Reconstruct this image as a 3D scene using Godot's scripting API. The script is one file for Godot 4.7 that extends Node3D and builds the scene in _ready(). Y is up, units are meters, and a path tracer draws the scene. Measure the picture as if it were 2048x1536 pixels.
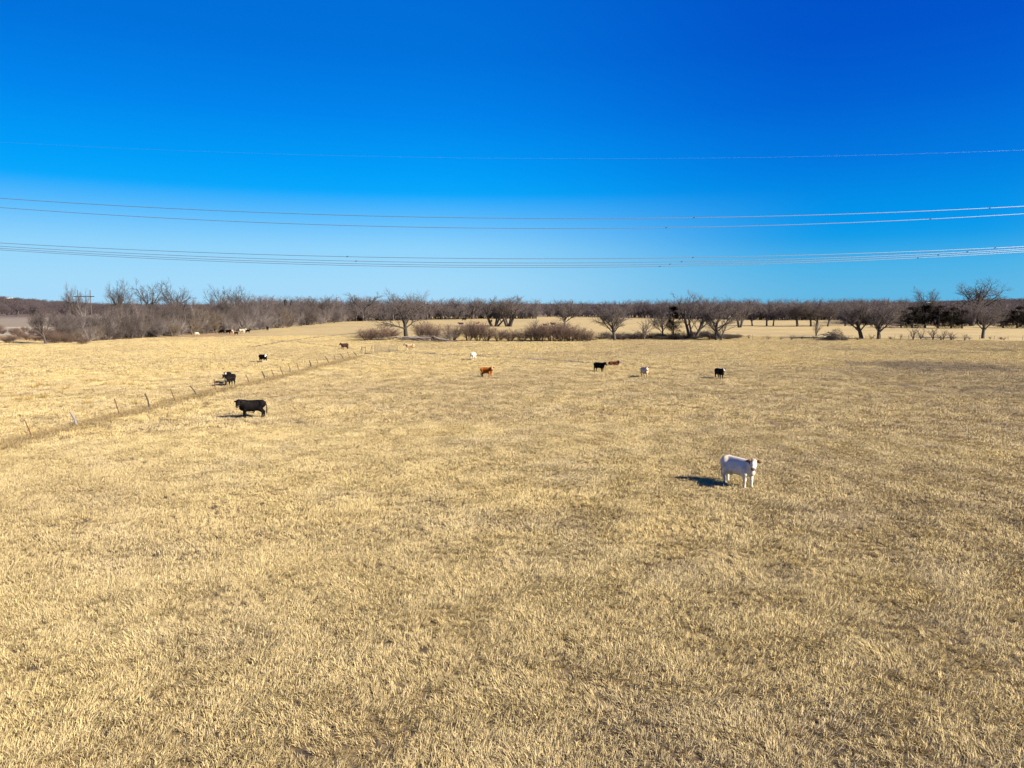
extends Node3D

# ---------------------------------------------------------------- constants
const EYE := Vector3(0, 10, 0)
const PITCH := 6.26            # degrees the camera looks down
const FOCAL := 1422.0          # focal length in pixels of the 2048 x 1536 photograph
const SUN_TRAVEL := Vector3(-1.55, -1.0, -0.85)
const EXPOSURE := 3.0

var rng := RandomNumberGenerator.new()
var patch_noise := FastNoiseLite.new()
var fine_noise := FastNoiseLite.new()
var used := {}

# ---------------------------------------------------------------- small helpers
func lin(r: float, g: float, b: float) -> Color:
	return Color(r, g, b).linear_to_srgb()

func mat(c: Color, rough := 0.9, metal := 0.0) -> StandardMaterial3D:
	var m := StandardMaterial3D.new()
	m.albedo_color = c
	m.roughness = rough
	m.metallic = metal
	return m

func vmat(rough := 0.9) -> StandardMaterial3D:
	var m := StandardMaterial3D.new()
	m.vertex_color_use_as_albedo = true
	m.roughness = rough
	m.cull_mode = BaseMaterial3D.CULL_DISABLED
	return m

func numbered(n: String) -> String:
	if not used.has(n):
		used[n] = 0
		return n
	used[n] += 1
	return "%s_%03d" % [n, used[n]]

func thing(called: String, label: String, category: String, at := Vector3.ZERO, group := "") -> Node3D:
	var o := Node3D.new()
	o.name = numbered(called)
	add_child(o)
	o.position = at
	o.set_meta("label", label)
	o.set_meta("category", category)
	if group != "":
		o.set_meta("group", group)
	return o

func part(called: String, mesh: Mesh, m: Material, parent: Node) -> MeshInstance3D:
	var o := MeshInstance3D.new()
	o.name = called
	o.mesh = mesh
	o.material_override = m
	parent.add_child(o, true)
	return o

func structure(called: String, mesh: Mesh, m: Material, label := "") -> MeshInstance3D:
	var o := MeshInstance3D.new()
	o.name = numbered(called)
	o.mesh = mesh
	o.material_override = m
	add_child(o)
	o.set_meta("kind", "structure")
	if label != "":
		o.set_meta("label", label)
	return o

# direction from the camera through a point of the photograph
func ray(px: float, py: float) -> Vector3:
	var d := Vector3((px - 1024.0) / FOCAL, -(py - 768.0) / FOCAL, -1.0)
	return d.rotated(Vector3.RIGHT, deg_to_rad(-PITCH))

# where that direction meets the pasture
func gp(px: float, py: float) -> Vector3:
	var d := ray(px, py)
	return EYE + d * (EYE.y / -d.y)

# where it crosses the upright plane that many metres ahead
func atd(px: float, py: float, ahead: float) -> Vector3:
	var d := ray(px, py)
	return EYE + d * (ahead / -d.z)

func metres(pixels: float, p: Vector3) -> float:
	return pixels * -p.z / FOCAL

# ---------------------------------------------------------------- mesh buffer
class Buf:
	var v := PackedVector3Array()
	var n := PackedVector3Array()
	var c := PackedColorArray()
	var i := PackedInt32Array()

	func tube(a: Vector3, b: Vector3, ra: float, rb: float, sides: int, col: Color, capped := false) -> void:
		var d := (b - a)
		if d.length_squared() < 1e-10:
			return
		d = d.normalized()
		var s := d.cross(Vector3.UP if absf(d.y) < 0.9 else Vector3.RIGHT).normalized()
		var t := d.cross(s)
		var o := v.size()
		for k in sides:
			var an := TAU * k / sides
			var e := s * cos(an) + t * sin(an)
			v.push_back(a + e * ra)
			v.push_back(b + e * rb)
			n.push_back(e)
			n.push_back(e)
			c.push_back(col)
			c.push_back(col)
		for k in sides:
			var p := o + 2 * k
			var q := o + 2 * ((k + 1) % sides)
			i.append_array([p, p + 1, q, q, p + 1, q + 1])
		if capped:
			for w in 2:
				var m := v.size()
				v.push_back(b if w == 1 else a)
				n.push_back(d if w == 1 else -d)
				c.push_back(col)
				for k in sides:
					v.push_back(v[o + 2 * k + w])
					n.push_back(d if w == 1 else -d)
					c.push_back(col)
				for k in sides:
					i.append_array([m, m + 1 + k, m + 1 + (k + 1) % sides])

	func spike(a: Vector3, b: Vector3, r: float, col: Color) -> void:
		var d := (b - a).normalized()
		var s := d.cross(Vector3.UP if absf(d.y) < 0.9 else Vector3.RIGHT).normalized()
		var t := d.cross(s)
		var o := v.size()
		for k in 3:
			var e := s * cos(TAU * k / 3.0) + t * sin(TAU * k / 3.0)
			v.push_back(a + e * r)
			n.push_back(e)
			c.push_back(col)
		v.push_back(b)
		n.push_back(d)
		c.push_back(col)
		i.append_array([o, o + 3, o + 1, o + 1, o + 3, o + 2, o + 2, o + 3, o])

	func tri(a: Vector3, b: Vector3, d: Vector3, nn: Vector3, col: Color) -> void:
		var o := v.size()
		v.append_array([a, b, d])
		n.append_array([nn, nn, nn])
		c.append_array([col, col, col])
		i.append_array([o, o + 1, o + 2])

	func box(lo: Vector3, hi: Vector3, col: Color) -> void:
		var e := [Vector3(1, 0, 0), Vector3(-1, 0, 0), Vector3(0, 1, 0), Vector3(0, -1, 0), Vector3(0, 0, 1), Vector3(0, 0, -1)]
		var mid := (lo + hi) * 0.5
		var h := (hi - lo) * 0.5
		for d in e:
			var s := Vector3(d.y, d.z, d.x)
			var t: Vector3 = d.cross(s)
			var o := v.size()
			for q in [[-1, -1], [1, -1], [1, 1], [-1, 1]]:
				v.push_back(mid + (d + s * q[0] + t * q[1]) * h)
				n.push_back(d)
				c.push_back(col)
			i.append_array([o, o + 1, o + 2, o, o + 2, o + 3])

	func mesh() -> ArrayMesh:
		var a := []
		a.resize(Mesh.ARRAY_MAX)
		a[Mesh.ARRAY_VERTEX] = v
		a[Mesh.ARRAY_NORMAL] = n
		a[Mesh.ARRAY_COLOR] = c
		a[Mesh.ARRAY_INDEX] = i
		var m := ArrayMesh.new()
		if v.size() > 0:
			m.add_surface_from_arrays(Mesh.PRIMITIVE_TRIANGLES, a)
		return m

# ---------------------------------------------------------------- sky
func table(t: Array, e: float) -> Vector3:
	for k in range(1, t.size()):
		if e <= t[k][0]:
			var f: float = (e - t[k - 1][0]) / (t[k][0] - t[k - 1][0])
			f = clampf(f, 0, 1)
			var a: Color = Color8(t[k - 1][1], t[k - 1][2], t[k - 1][3]).srgb_to_linear()
			var b: Color = Color8(t[k][1], t[k][2], t[k][3]).srgb_to_linear()
			return Vector3(lerpf(a.r, b.r, f), lerpf(a.g, b.g, f), lerpf(a.b, b.b, f))
	var z: Array = t[t.size() - 1]
	var y: Color = Color8(z[1], z[2], z[3]).srgb_to_linear()
	return Vector3(y.r, y.g, y.b)

func make_sky() -> Sky:
	# clear winter air: deepest blue a quarter turn from the sun, paler towards the horizon and opposite the sun
	var across := [[0.0, 98, 184, 226], [1.1, 98, 184, 228], [3.0, 74, 178, 232], [4.9, 22, 158, 233], [6.0, 4, 152, 236], [10.0, 3, 123, 225], [14.3, 2, 99, 212], [18.3, 2, 85, 203], [24.0, 2, 78, 197], [40.0, 2, 58, 172], [90.0, 3, 42, 140]]
	var along := [[0.0, 170, 219, 249], [1.8, 166, 219, 250], [4.4, 145, 212, 252], [6.7, 95, 190, 253], [8.6, 12, 168, 253], [10.0, 3, 160, 250], [14.3, 2, 133, 237], [18.3, 2, 116, 221], [24.0, 2, 107, 213], [40.0, 2, 78, 188], [90.0, 3, 42, 140]]
	var w := 1024
	var h := 512
	var flat_sun := Vector2(-SUN_TRAVEL.x, -SUN_TRAVEL.z).normalized()
	var rows := []
	for y in h:
		var e := 90.0 - 180.0 * (y + 0.5) / h
		e = maxf(e, 0.0)
		rows.append([e, table(across, e), table(along, e)])
	var data := PackedFloat32Array()
	data.resize(w * h * 3)
	var at := 0
	for y in h:
		var r: Array = rows[y]
		var ce := cos(deg_to_rad(r[0]))
		var a: Vector3 = r[1]
		var b: Vector3 = r[2]
		for x in w:
			var an := ((x + 0.5) / w - 0.25) * TAU
			var g := absf(cos(an) * flat_sun.x + sin(an) * flat_sun.y)
			var s := smoothstep(0.06, 0.62, g) * sqrt(ce)
			var c := a.lerp(b, s)
			data[at] = c.x
			data[at + 1] = c.y
			data[at + 2] = c.z
			at += 3
	var img := Image.create_from_data(w, h, false, Image.FORMAT_RGBF, data.to_byte_array())
	var pm := PanoramaSkyMaterial.new()
	pm.panorama = ImageTexture.create_from_image(img)
	pm.energy_multiplier = 1.0 / EXPOSURE
	var s := Sky.new()
	s.sky_material = pm
	return s

# ---------------------------------------------------------------- the lie of the land
func land(x: float, z: float) -> float:
	var d := sqrt(x * x + z * z)
	if d < 620.0:
		return 0.0
	var an := atan2(x, -z)
	var f := smoothstep(620.0, 2600.0, d)
	var crest := 5.0 + 19.0 * smoothstep(0.32, 0.7, an) + 26.0 * smoothstep(0.5, 0.66, -an) + 2.0 * sin(an * 9.0 + 1.0) + 1.0 * sin(an * 23.0)
	return f * crest * (1.0 - 0.6 * smoothstep(2900.0, 6000.0, d))

var soil_spots := []   # [centre, half width, half depth, strength]

func soil(x: float, z: float) -> float:
	# how far the turf is worn down to grey stubble
	var s := 0.0
	for k in soil_spots:
		var dx: float = (x - k[0].x) / k[1]
		var dz: float = (z - k[0].z) / k[2]
		var q := dx * dx + dz * dz
		if q < 1.6:
			var w := fine_noise.get_noise_2d(x * 0.9, z * 0.9) * 0.7 + fine_noise.get_noise_2d(x * 4.0, z * 4.0) * 0.5
			s = maxf(s, k[3] * clampf((1.0 - q) * 1.4 + w, 0.0, 1.0))
	return s

func turf(x: float, z: float) -> Color:
	# linear colour of the dormant grass at a place
	var a := patch_noise.get_noise_2d(x, z)
	var b := patch_noise.get_noise_2d(x * 5.0 + 300.0, z * 5.0)
	var c := Color(0.465, 0.392, 0.208)
	c = c.lerp(Color(0.30, 0.24, 0.135), clampf(a * 1.8 + 0.25, 0, 1) * 0.4)
	c = c.lerp(Color(0.475, 0.385, 0.175), clampf(-a * 1.2 - b * 0.6, 0, 1) * 0.6)
	c = c.lerp(Color(0.40, 0.345, 0.225), clampf(b * 1.5 - 0.1, 0, 1) * 0.5)
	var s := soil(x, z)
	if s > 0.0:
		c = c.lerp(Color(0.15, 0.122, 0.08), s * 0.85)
	return c

func ground_colour(x: float, z: float) -> Color:
	var d := sqrt(x * x + z * z)
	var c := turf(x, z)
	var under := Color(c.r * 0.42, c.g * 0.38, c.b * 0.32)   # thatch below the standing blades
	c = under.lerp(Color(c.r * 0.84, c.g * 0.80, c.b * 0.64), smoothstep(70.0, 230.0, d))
	if d < 110.0 and fine_noise.get_noise_2d(x * 9.0 + 40.0, z * 9.0) > 0.5:
		c = Color(0.045, 0.035, 0.025)   # bare damp soil
	var an := atan2(x, -z)
	# far land beyond the pastures
	if an < -0.33 and d > 240.0:
		var left_edge := smoothstep(-0.33, -0.40, an)
		var strip := Color(0.20, 0.17, 0.12)
		if d > 300.0 and d < 420.0:
			strip = Color(0.24, 0.24, 0.21).lerp(Color(0.36, 0.31, 0.21), clampf(fine_noise.get_noise_2d(x * 0.1, z * 0.6) * 2.5 + 0.4, 0, 1))
		elif d <= 300.0:
			strip = Color(0.27, 0.19, 0.09)
		c = c.lerp(strip, left_edge)
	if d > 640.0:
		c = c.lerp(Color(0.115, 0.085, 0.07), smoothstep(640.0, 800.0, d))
	return c

func make_ground() -> void:
	var angles := PackedFloat32Array()
	var a := -PI
	while a < -0.80:
		angles.push_back(a)
		a += 0.09
	a = -0.80
	while a <= 0.80:
		angles.push_back(a)
		a += 0.0056
	a = 0.85
	while a < PI:
		angles.push_back(a)
		a += 0.09
	angles.push_back(PI)
	var radii := PackedFloat32Array()
	var r := 2.0
	while r < 10.0:
		radii.push_back(r)
		r += 2.0
	while r < 9000.0:
		radii.push_back(r)
		r *= 1.02
	var n := angles.size()
	var v := PackedVector3Array()
	var c := PackedColorArray()
	var idx := PackedInt32Array()
	v.push_back(Vector3.ZERO)
	c.push_back(ground_colour(0, 0))
	for q in radii:
		for t in angles:
			var x := sin(t) * q
			var z := -cos(t) * q
			v.push_back(Vector3(x, land(x, z), z))
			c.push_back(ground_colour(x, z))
	for k in n - 1:
		idx.append_array([0, 1 + k, 2 + k])
	for m in radii.size() - 1:
		for k in n - 1:
			var p := 1 + m * n + k
			idx.append_array([p, p + n, p + 1, p + 1, p + n, p + n + 1])
	var arr := []
	arr.resize(Mesh.ARRAY_MAX)
	arr[Mesh.ARRAY_VERTEX] = v
	arr[Mesh.ARRAY_COLOR] = c
	arr[Mesh.ARRAY_INDEX] = idx
	var nn := PackedVector3Array()
	nn.resize(v.size())
	nn.fill(Vector3.UP)
	arr[Mesh.ARRAY_NORMAL] = nn
	var mesh := ArrayMesh.new()
	mesh.add_surface_from_arrays(Mesh.PRIMITIVE_TRIANGLES, arr)
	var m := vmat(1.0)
	m.albedo_texture = grain(11, 0.035, 0.4, 1.3)
	m.uv1_triplanar = true
	m.uv1_world_triplanar = true
	m.uv1_scale = Vector3(0.23, 0.23, 0.23)
	m.detail_enabled = true
	m.detail_albedo = grain(5, 0.012, 0.8, 1.15)
	m.detail_blend_mode = BaseMaterial3D.BLEND_MODE_MUL
	m.detail_uv_layer = BaseMaterial3D.DETAIL_UV_2
	m.uv2_triplanar = true
	m.uv2_world_triplanar = true
	m.uv2_scale = Vector3(0.021, 0.021, 0.021)
	structure("ground", mesh, m, "dormant straw coloured pasture reaching to the far hills")

func grain(seed_: int, freq: float, lo: float, hi: float) -> ImageTexture:
	var f := FastNoiseLite.new()
	f.seed = seed_
	f.frequency = freq
	f.fractal_octaves = 5
	var im := f.get_seamless_image(512, 512)
	im.convert(Image.FORMAT_L8)
	var d := im.get_data()
	var out := PackedByteArray()
	out.resize(d.size() * 3)
	for k in d.size():
		var g := clampf(lerpf(lo, hi, d[k] / 255.0), 0.0, 1.0)
		var e := int(255.0 * pow(g, 1.0 / 2.2))
		out[3 * k] = e
		out[3 * k + 1] = e
		out[3 * k + 2] = e
	var t := Image.create_from_data(512, 512, false, Image.FORMAT_RGB8, out)
	t.generate_mipmaps()
	return ImageTexture.create_from_image(t)

# ---------------------------------------------------------------- grass
func tuft_mesh(blades: int, radius: float, lo: float, hi: float, width: float, seed_: int, lay := 1.0) -> ArrayMesh:
	var g := RandomNumberGenerator.new()
	g.seed = seed_
	var b := Buf.new()
	for k in blades:
		var an := g.randf() * TAU
		var rr := radius * sqrt(g.randf())
		var p := Vector3(cos(an) * rr, -0.01, sin(an) * rr)
		var h := g.randf_range(lo, hi)
		var lean := Vector3(cos(an) + g.randf_range(-0.9, 0.9), 0, sin(an) + g.randf_range(-0.9, 0.9)) * g.randf_range(0.1, 0.75) * lay
		if g.randf() < 0.12:
			lean *= 2.2
		var mid := p + Vector3(lean.x * 0.3, 0.62, lean.z * 0.3) * h
		var tip := p + Vector3(lean.x, maxf(0.25, 1.0 - 0.25 * lean.length()), lean.z) * h
		var fa := g.randf() * PI
		var s := Vector3(cos(fa), 0, sin(fa)) * width * g.randf_range(0.6, 1.3)
		var shade := g.randf_range(0.72, 1.2)
		var col := Color(shade, shade * g.randf_range(0.95, 1.03), shade * g.randf_range(0.86, 1.12))
		var nn := s.cross(tip - p).normalized()
		var o := b.v.size()
		b.v.append_array([p - s, p + s, mid - s * 0.8, mid + s * 0.8, tip])
		for q in 5:
			b.n.push_back(nn)
			b.c.push_back(col)
		b.i.append_array([o, o + 2, o + 1, o + 1, o + 2, o + 3, o + 2, o + 4, o + 3])
	return b.mesh()

func scatter_grass(called: String, label: String, mesh: Mesh, m: Material, r0: float, r1: float, count: int, size: float, seed_: int, half := 0.76) -> void:
	var g := RandomNumberGenerator.new()
	g.seed = seed_
	var buf := PackedFloat32Array()
	buf.resize(count * 16)
	var at := 0
	var made := 0
	for k in count:
		var d := sqrt(lerpf(r0 * r0, r1 * r1, g.randf()))
		var an := g.randf_range(-half, half)
		var x := sin(an) * d
		var z := -cos(an) * d
		# clumps and thin places
		var short := 1.0
		var clump := fine_noise.get_noise_2d(x * 24.0, z * 24.0)
		var wide := fine_noise.get_noise_2d(x * 1.7 + 90.0, z * 1.7)
		if clump + wide * 0.6 < lerpf(-0.2, -0.55, smoothstep(28.0, 70.0, d)) + g.randf_range(-0.12, 0.12):
			if g.randf() < 0.5:
				continue
			short = 0.45
		if d < 110.0 and fine_noise.get_noise_2d(x * 9.0 + 40.0, z * 9.0) > 0.47 and g.randf() < 0.9:
			continue
		if on_path(x, z) and g.randf() < 0.8:
			continue
		if d > 120.0 and outside_pasture(x, z):
			continue
		var c := turf(x, z)
		var f := g.randf_range(0.8, 1.16)
		var s := size * g.randf_range(0.72, 1.25) * (1.0 + 0.3 * wide) * sqrt(short)
		var tall := s * g.randf_range(0.8, 1.2) * (1.0 - 0.45 * soil(x, z)) * sqrt(short)
		var t := g.randf() * TAU
		var cs := cos(t) * s
		var sn := sin(t) * s
		buf[at] = cs
		buf[at + 2] = sn
		buf[at + 3] = x
		var flow := fine_noise.get_noise_2d(x * 2.2, z * 2.2 + 700.0) * 5.0
		var lean := tall * (0.25 + 0.55 * absf(wide) + g.randf_range(-0.2, 0.2))
		buf[at + 1] = cos(flow) * lean
		buf[at + 9] = sin(flow) * lean
		buf[at + 5] = tall
		buf[at + 7] = 0.0
		buf[at + 8] = -sn
		buf[at + 10] = cs
		buf[at + 11] = z
		buf[at + 12] = c.r * f
		buf[at + 13] = c.g * f
		buf[at + 14] = c.b * f
		buf[at + 15] = 1.0
		at += 16
		made += 1
	var mm := MultiMesh.new()
	mm.transform_format = MultiMesh.TRANSFORM_3D
	mm.use_colors = true
	mm.mesh = mesh
	mm.instance_count = made
	mm.buffer = buf.slice(0, made * 16)
	var o := MultiMeshInstance3D.new()
	o.name = numbered(called)
	o.multimesh = mm
	o.material_override = m
	add_child(o)
	o.set_meta("kind", "stuff")
	o.set_meta("label", label)
	o.set_meta("category", "grass")

var edge_line := PackedVector3Array()   # front of the left thicket, on the ground

func outside_pasture(x: float, z: float) -> bool:
	for k in range(1, edge_line.size()):
		var a := edge_line[k - 1]
		var b := edge_line[k]
		if x >= a.x and x < b.x:
			return z < lerpf(a.z, b.z, (x - a.x) / (b.x - a.x)) - 1.0
	return false

# ---------------------------------------------------------------- worn cattle paths
var paths := []        # [points, half width]

func on_path(x: float, z: float) -> bool:
	for p in paths:
		var pts: PackedVector3Array = p[0]
		if x < p[2] or x > p[3] or z < p[4] or z > p[5]:
			continue
		for k in range(1, pts.size()):
			var a := pts[k - 1]
			var b := pts[k]
			var d := Vector2(b.x - a.x, b.z - a.z)
			var q := Vector2(x - a.x, z - a.z)
			var t := clampf(q.dot(d) / d.length_squared(), 0, 1)
			if q.distance_to(d * t) < p[1]:
				return true
	return false

func add_path(pixels: Array, half: float) -> void:
	var pts := PackedVector3Array()
	var lo := Vector2(1e9, 1e9)
	var hi := Vector2(-1e9, -1e9)
	for k in range(1, pixels.size()):
		for s in 5:
			var t := s / 5.0
			var g := gp(lerpf(pixels[k - 1][0], pixels[k][0], t), lerpf(pixels[k - 1][1], pixels[k][1], t))
			g += Vector3(rng.randf_range(-0.3, 0.3), 0, rng.randf_range(-0.5, 0.5))
			pts.push_back(g)
			lo = lo.min(Vector2(g.x, g.z))
			hi = hi.max(Vector2(g.x, g.z))
	paths.append([pts, half, lo.x - 2, hi.x + 2, lo.y - 2, hi.y + 2])

func build_path(p: Array, label: String) -> void:
	var pts: PackedVector3Array = p[0]
	var b := Buf.new()
	for k in pts.size():
		var d := (pts[mini(k + 1, pts.size() - 1)] - pts[maxi(k - 1, 0)]).normalized()
		var s := Vector3(-d.z, 0, d.x)
		var w: float = p[1] * rng.randf_range(0.6, 1.25)
		var base := pts[k] + Vector3(0, 0.006, 0)
		var shade := rng.randf_range(0.8, 1.25)
		for e in [-1.0, 1.0]:
			b.v.push_back(base + s * w * e)
			b.n.push_back(Vector3.UP)
			b.c.push_back(Color(0.10 * shade, 0.078 * shade, 0.048 * shade) if p[1] > 0.35 else Color(0.28 * shade, 0.22 * shade, 0.12 * shade))
	for k in pts.size() - 1:
		var o := 2 * k
		b.i.append_array([o, o + 2, o + 1, o + 1, o + 2, o + 3])
	structure("cattle_path", b.mesh(), vmat(1.0), label)

# ---------------------------------------------------------------- bare trees
func sway(g: RandomNumberGenerator, d: Vector3, amount: float) -> Vector3:
	return (d + Vector3(g.randf_range(-1, 1), g.randf_range(-1, 1), g.randf_range(-1, 1)) * amount).normalized()

func aside(g: RandomNumberGenerator, d: Vector3, angle: float, round_: float) -> Vector3:
	var s := d.cross(Vector3.UP if absf(d.y) < 0.92 else Vector3.RIGHT).normalized()
	var t := d.cross(s)
	return (d * cos(angle) + (s * cos(round_) + t * sin(round_)) * sin(angle)).normalized()

# style: levels is an array of {n, len, angle, seg, up, wob, r} for limbs, branches, twigs ...
func limb(g: RandomNumberGenerator, st: Dictionary, wood: Buf, fine: Buf, p: Vector3, d: Vector3, length: float, r: float, level: int) -> void:
	var lv: Dictionary = st.levels[level]
	var last: bool = level == st.levels.size() - 1
	var seg: int = lv.seg
	var col: Color = st.col.lerp(st.tip, clampf(float(level) / (st.levels.size() - 1), 0, 1)) * g.randf_range(0.75, 1.25)
	if last:
		fine.spike(p, p + d * length, r, col)
		return
	var spots := []
	var q := p
	var e := d
	var step := length / seg
	for k in seg:
		e = sway(g, e, lv.wob)
		e = (e + Vector3(0, lv.up, 0)).normalized()
		var f := q + e * step
		var ra := lerpf(r, r * lv.taper, float(k) / seg)
		var rb := lerpf(r, r * lv.taper, float(k + 1) / seg)
		(wood if level <= st.solid else fine).tube(q, f, ra, rb, 6 if level == 0 else (4 if level == 1 else 3), col)
		spots.append([q, f, e, rb])
		q = f
	var nx: Dictionary = st.levels[level + 1]
	var n: int = maxi(1, int(round(nx.n * g.randf_range(0.75, 1.25))))
	var turn := g.randf() * TAU
	for k in n:
		var t: float = lerpf(lv.bare, 1.0, (k + g.randf()) / n)
		if k == n - 1:
			t = 1.0
		var at: float = t * seg
		var w: int = mini(int(at), seg - 1)
		var o: Array = spots[w]
		var pos: Vector3 = o[0].lerp(o[1], at - w)
		turn += 2.4 + g.randf_range(-0.5, 0.5)
		var dir := aside(g, o[2], nx.angle * g.randf_range(0.6, 1.3), turn)
		dir = (dir + Vector3(0, nx.lift, 0)).normalized()
		var child: float = length * nx.len * g.randf_range(0.7, 1.2) * lerpf(1.15, 0.75, t)
		limb(g, st, wood, fine, pos, dir, child, minf(maxf(o[3] * nx.r, st.thin), o[3]), level + 1)

func grow(st: Dictionary, seed_: int) -> Array:
	var g := RandomNumberGenerator.new()
	g.seed = seed_
	var wood := Buf.new()
	var fine := Buf.new()
	for k in st.stems:
		var an: float = TAU * k / st.stems + g.randf_range(-0.5, 0.5)
		var lean: float = st.lean * g.randf_range(0.5, 1.3)
		var base: Vector3 = Vector3(cos(an), 0, sin(an)) * st.foot * g.randf_range(0.3, 1.0)
		var d := Vector3(cos(an) * sin(lean), cos(lean), sin(an) * sin(lean))
		if st.has("tilt"):
			d = (d + st.tilt).normalized()
		limb(g, st, wood, fine, base - d * 0.2, d, st.trunk * g.randf_range(0.8, 1.15), st.radius * g.randf_range(0.8, 1.1), 0)
	# to unit height and unit width, so that each tree takes its own size
	var hi := 0.0
	var wide := 0.0
	var all := []
	var heights := []
	for q in [wood, fine]:
		for p in q.v:
			heights.append(p.y)
			all.append(maxf(absf(p.x), absf(p.z)))
	all.sort()
	heights.sort()
	hi = heights[int(heights.size() * st.get("bulk", 0.965))]
	wide = all[int(all.size() * 0.955)] * 2.0
	return [wood.mesh(), fine.mesh(), hi, wide]

func lv(n: float, len_: float, angle: float, seg: int, up: float, wob: float, r: float, lift := 0.0, bare := 0.25, taper := 0.5) -> Dictionary:
	return {"n": n, "len": len_, "angle": angle, "seg": seg, "up": up, "wob": wob, "r": r, "lift": lift, "bare": bare, "taper": taper}

var kinds := {}

func make_kinds() -> void:
	var bark := Color(0.06, 0.051, 0.047)
	var grey := Color(0.155, 0.128, 0.118)
	var twig := Color(0.08, 0.068, 0.066)
	var brown := Color(0.105, 0.072, 0.053)
	var spread := {"stems": 1, "lean": 0.1, "foot": 0.1, "trunk": 3.2, "radius": 0.25, "solid": 2, "thin": 0.026, "col": bark, "tip": twig,
		"levels": [lv(1, 1, 0, 4, 0.05, 0.08, 1, 0, 0.42, 0.62), lv(11, 1.35, 0.85, 5, 0.06, 0.14, 0.55, 0.12, 0.22, 0.35), lv(9, 0.52, 0.75, 4, 0.06, 0.16, 0.5, 0.1, 0.2, 0.4), lv(8, 0.5, 0.7, 3, 0.04, 0.18, 0.5, 0.05, 0.1, 0.5), lv(7, 0.6, 0.7, 1, 0, 0, 0.6, 0.1)]}
	kinds["spread"] = [grow(spread, 1), grow(spread, 2), grow(spread, 3), grow(spread, 4)]
	var vase := spread.duplicate(true)
	vase.stems = 4
	vase.lean = 0.3
	vase.foot = 0.5
	vase.trunk = 5.0
	vase.radius = 0.2
	vase.levels[1] = lv(6, 0.85, 0.55, 4, 0.1, 0.12, 0.55, 0.15, 0.35, 0.35)
	vase.levels[2] = lv(6, 0.5, 0.6, 3, 0.08, 0.14, 0.5, 0.12, 0.2, 0.4)
	vase.levels[3] = lv(6, 0.5, 0.6, 3, 0.04, 0.16, 0.5, 0.1, 0.1, 0.5)
	vase.levels[4] = lv(6, 0.55, 0.6, 1, 0, 0, 0.6, 0.15)
	kinds["vase"] = [grow(vase, 11), grow(vase, 12)]
	var oak := {"stems": 1, "lean": 0.06, "foot": 0.1, "trunk": 7.0, "radius": 0.55, "solid": 2, "thin": 0.042, "bulk": 0.985, "col": bark * 0.7, "tip": bark * 0.85,
		"levels": [lv(1, 1, 0, 5, 0.05, 0.07, 1, 0, 0.5, 0.6), lv(9, 1.15, 0.85, 6, 0.06, 0.2, 0.55, 0.1, 0.25, 0.3), lv(8, 0.42, 0.85, 4, 0.04, 0.22, 0.5, 0.08, 0.25, 0.4), lv(7, 0.5, 0.8, 3, 0.03, 0.24, 0.55, 0.05, 0.2, 0.5), lv(5, 0.5, 0.8, 1, 0, 0, 0.6, 0.05)]}
	kinds["oak"] = [grow(oak, 21), grow(oak, 22), grow(oak, 23), grow(oak, 24)]
	var lean := spread.duplicate(true)
	lean.tilt = Vector3(-0.25, 0, 0.05)
	lean.trunk = 5.0
	lean.radius = 0.36
	lean.col = bark * 0.6
	lean.levels[1] = lv(8, 1.25, 0.95, 6, 0.03, 0.2, 0.55, 0.05, 0.25, 0.35)
	kinds["lean"] = [grow(lean, 31)]
	var shrub := {"stems": 11, "lean": 0.62, "foot": 0.9, "trunk": 4.2, "radius": 0.1, "solid": 0, "thin": 0.026, "col": grey, "tip": grey,
		"levels": [lv(1, 1, 0, 5, -0.03, 0.14, 1, 0, 0.15, 0.4), lv(9, 0.55, 0.7, 3, 0.0, 0.2, 0.5, 0.1, 0.15, 0.4), lv(7, 0.55, 0.75, 2, 0.0, 0.2, 0.5, 0.05, 0.1, 0.5), lv(5, 0.55, 0.75, 1, 0, 0, 0.6, 0.05)]}
	kinds["shrub"] = []
	for k in 7:
		var sh := shrub.duplicate(true)
		sh.col = [Color(0.27, 0.242, 0.225), Color(0.15, 0.13, 0.117), Color(0.31, 0.28, 0.255), Color(0.08, 0.067, 0.06), Color(0.17, 0.14, 0.105), Color(0.16, 0.143, 0.14), Color(0.11, 0.092, 0.08)][k]
		sh.tip = [Color(0.08, 0.069, 0.069), Color(0.06, 0.05, 0.049), Color(0.095, 0.083, 0.083), Color(0.035, 0.029, 0.027), Color(0.085, 0.067, 0.05), Color(0.078, 0.069, 0.073), Color(0.06, 0.048, 0.044)][k]
		sh.stems = [11, 9, 13, 10, 8, 12, 7][k]
		sh.lean = [0.62, 0.5, 0.75, 0.55, 0.45, 0.7, 0.4][k]
		sh.levels[0].wob = [0.14, 0.2, 0.1, 0.18, 0.22, 0.12, 0.16][k]
		kinds["shrub"].append(grow(sh, 41 + k))
	var red := shrub.duplicate(true)
	red.col = brown
	red.tip = Color(0.11, 0.074, 0.057)
	red.stems = 13
	red.lean = 0.45
	kinds["bramble"] = [grow(red, 51), grow(red, 52), grow(red, 53)]
	var shaded_bramble := red.duplicate(true)  # bramble again, its colours darkened to stand for shade under the trees
	shaded_bramble.col = Color(0.04, 0.031, 0.026)
	shaded_bramble.tip = Color(0.05, 0.04, 0.034)
	kinds["shaded_bramble"] = [grow(shaded_bramble, 56), grow(shaded_bramble, 57)]
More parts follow.
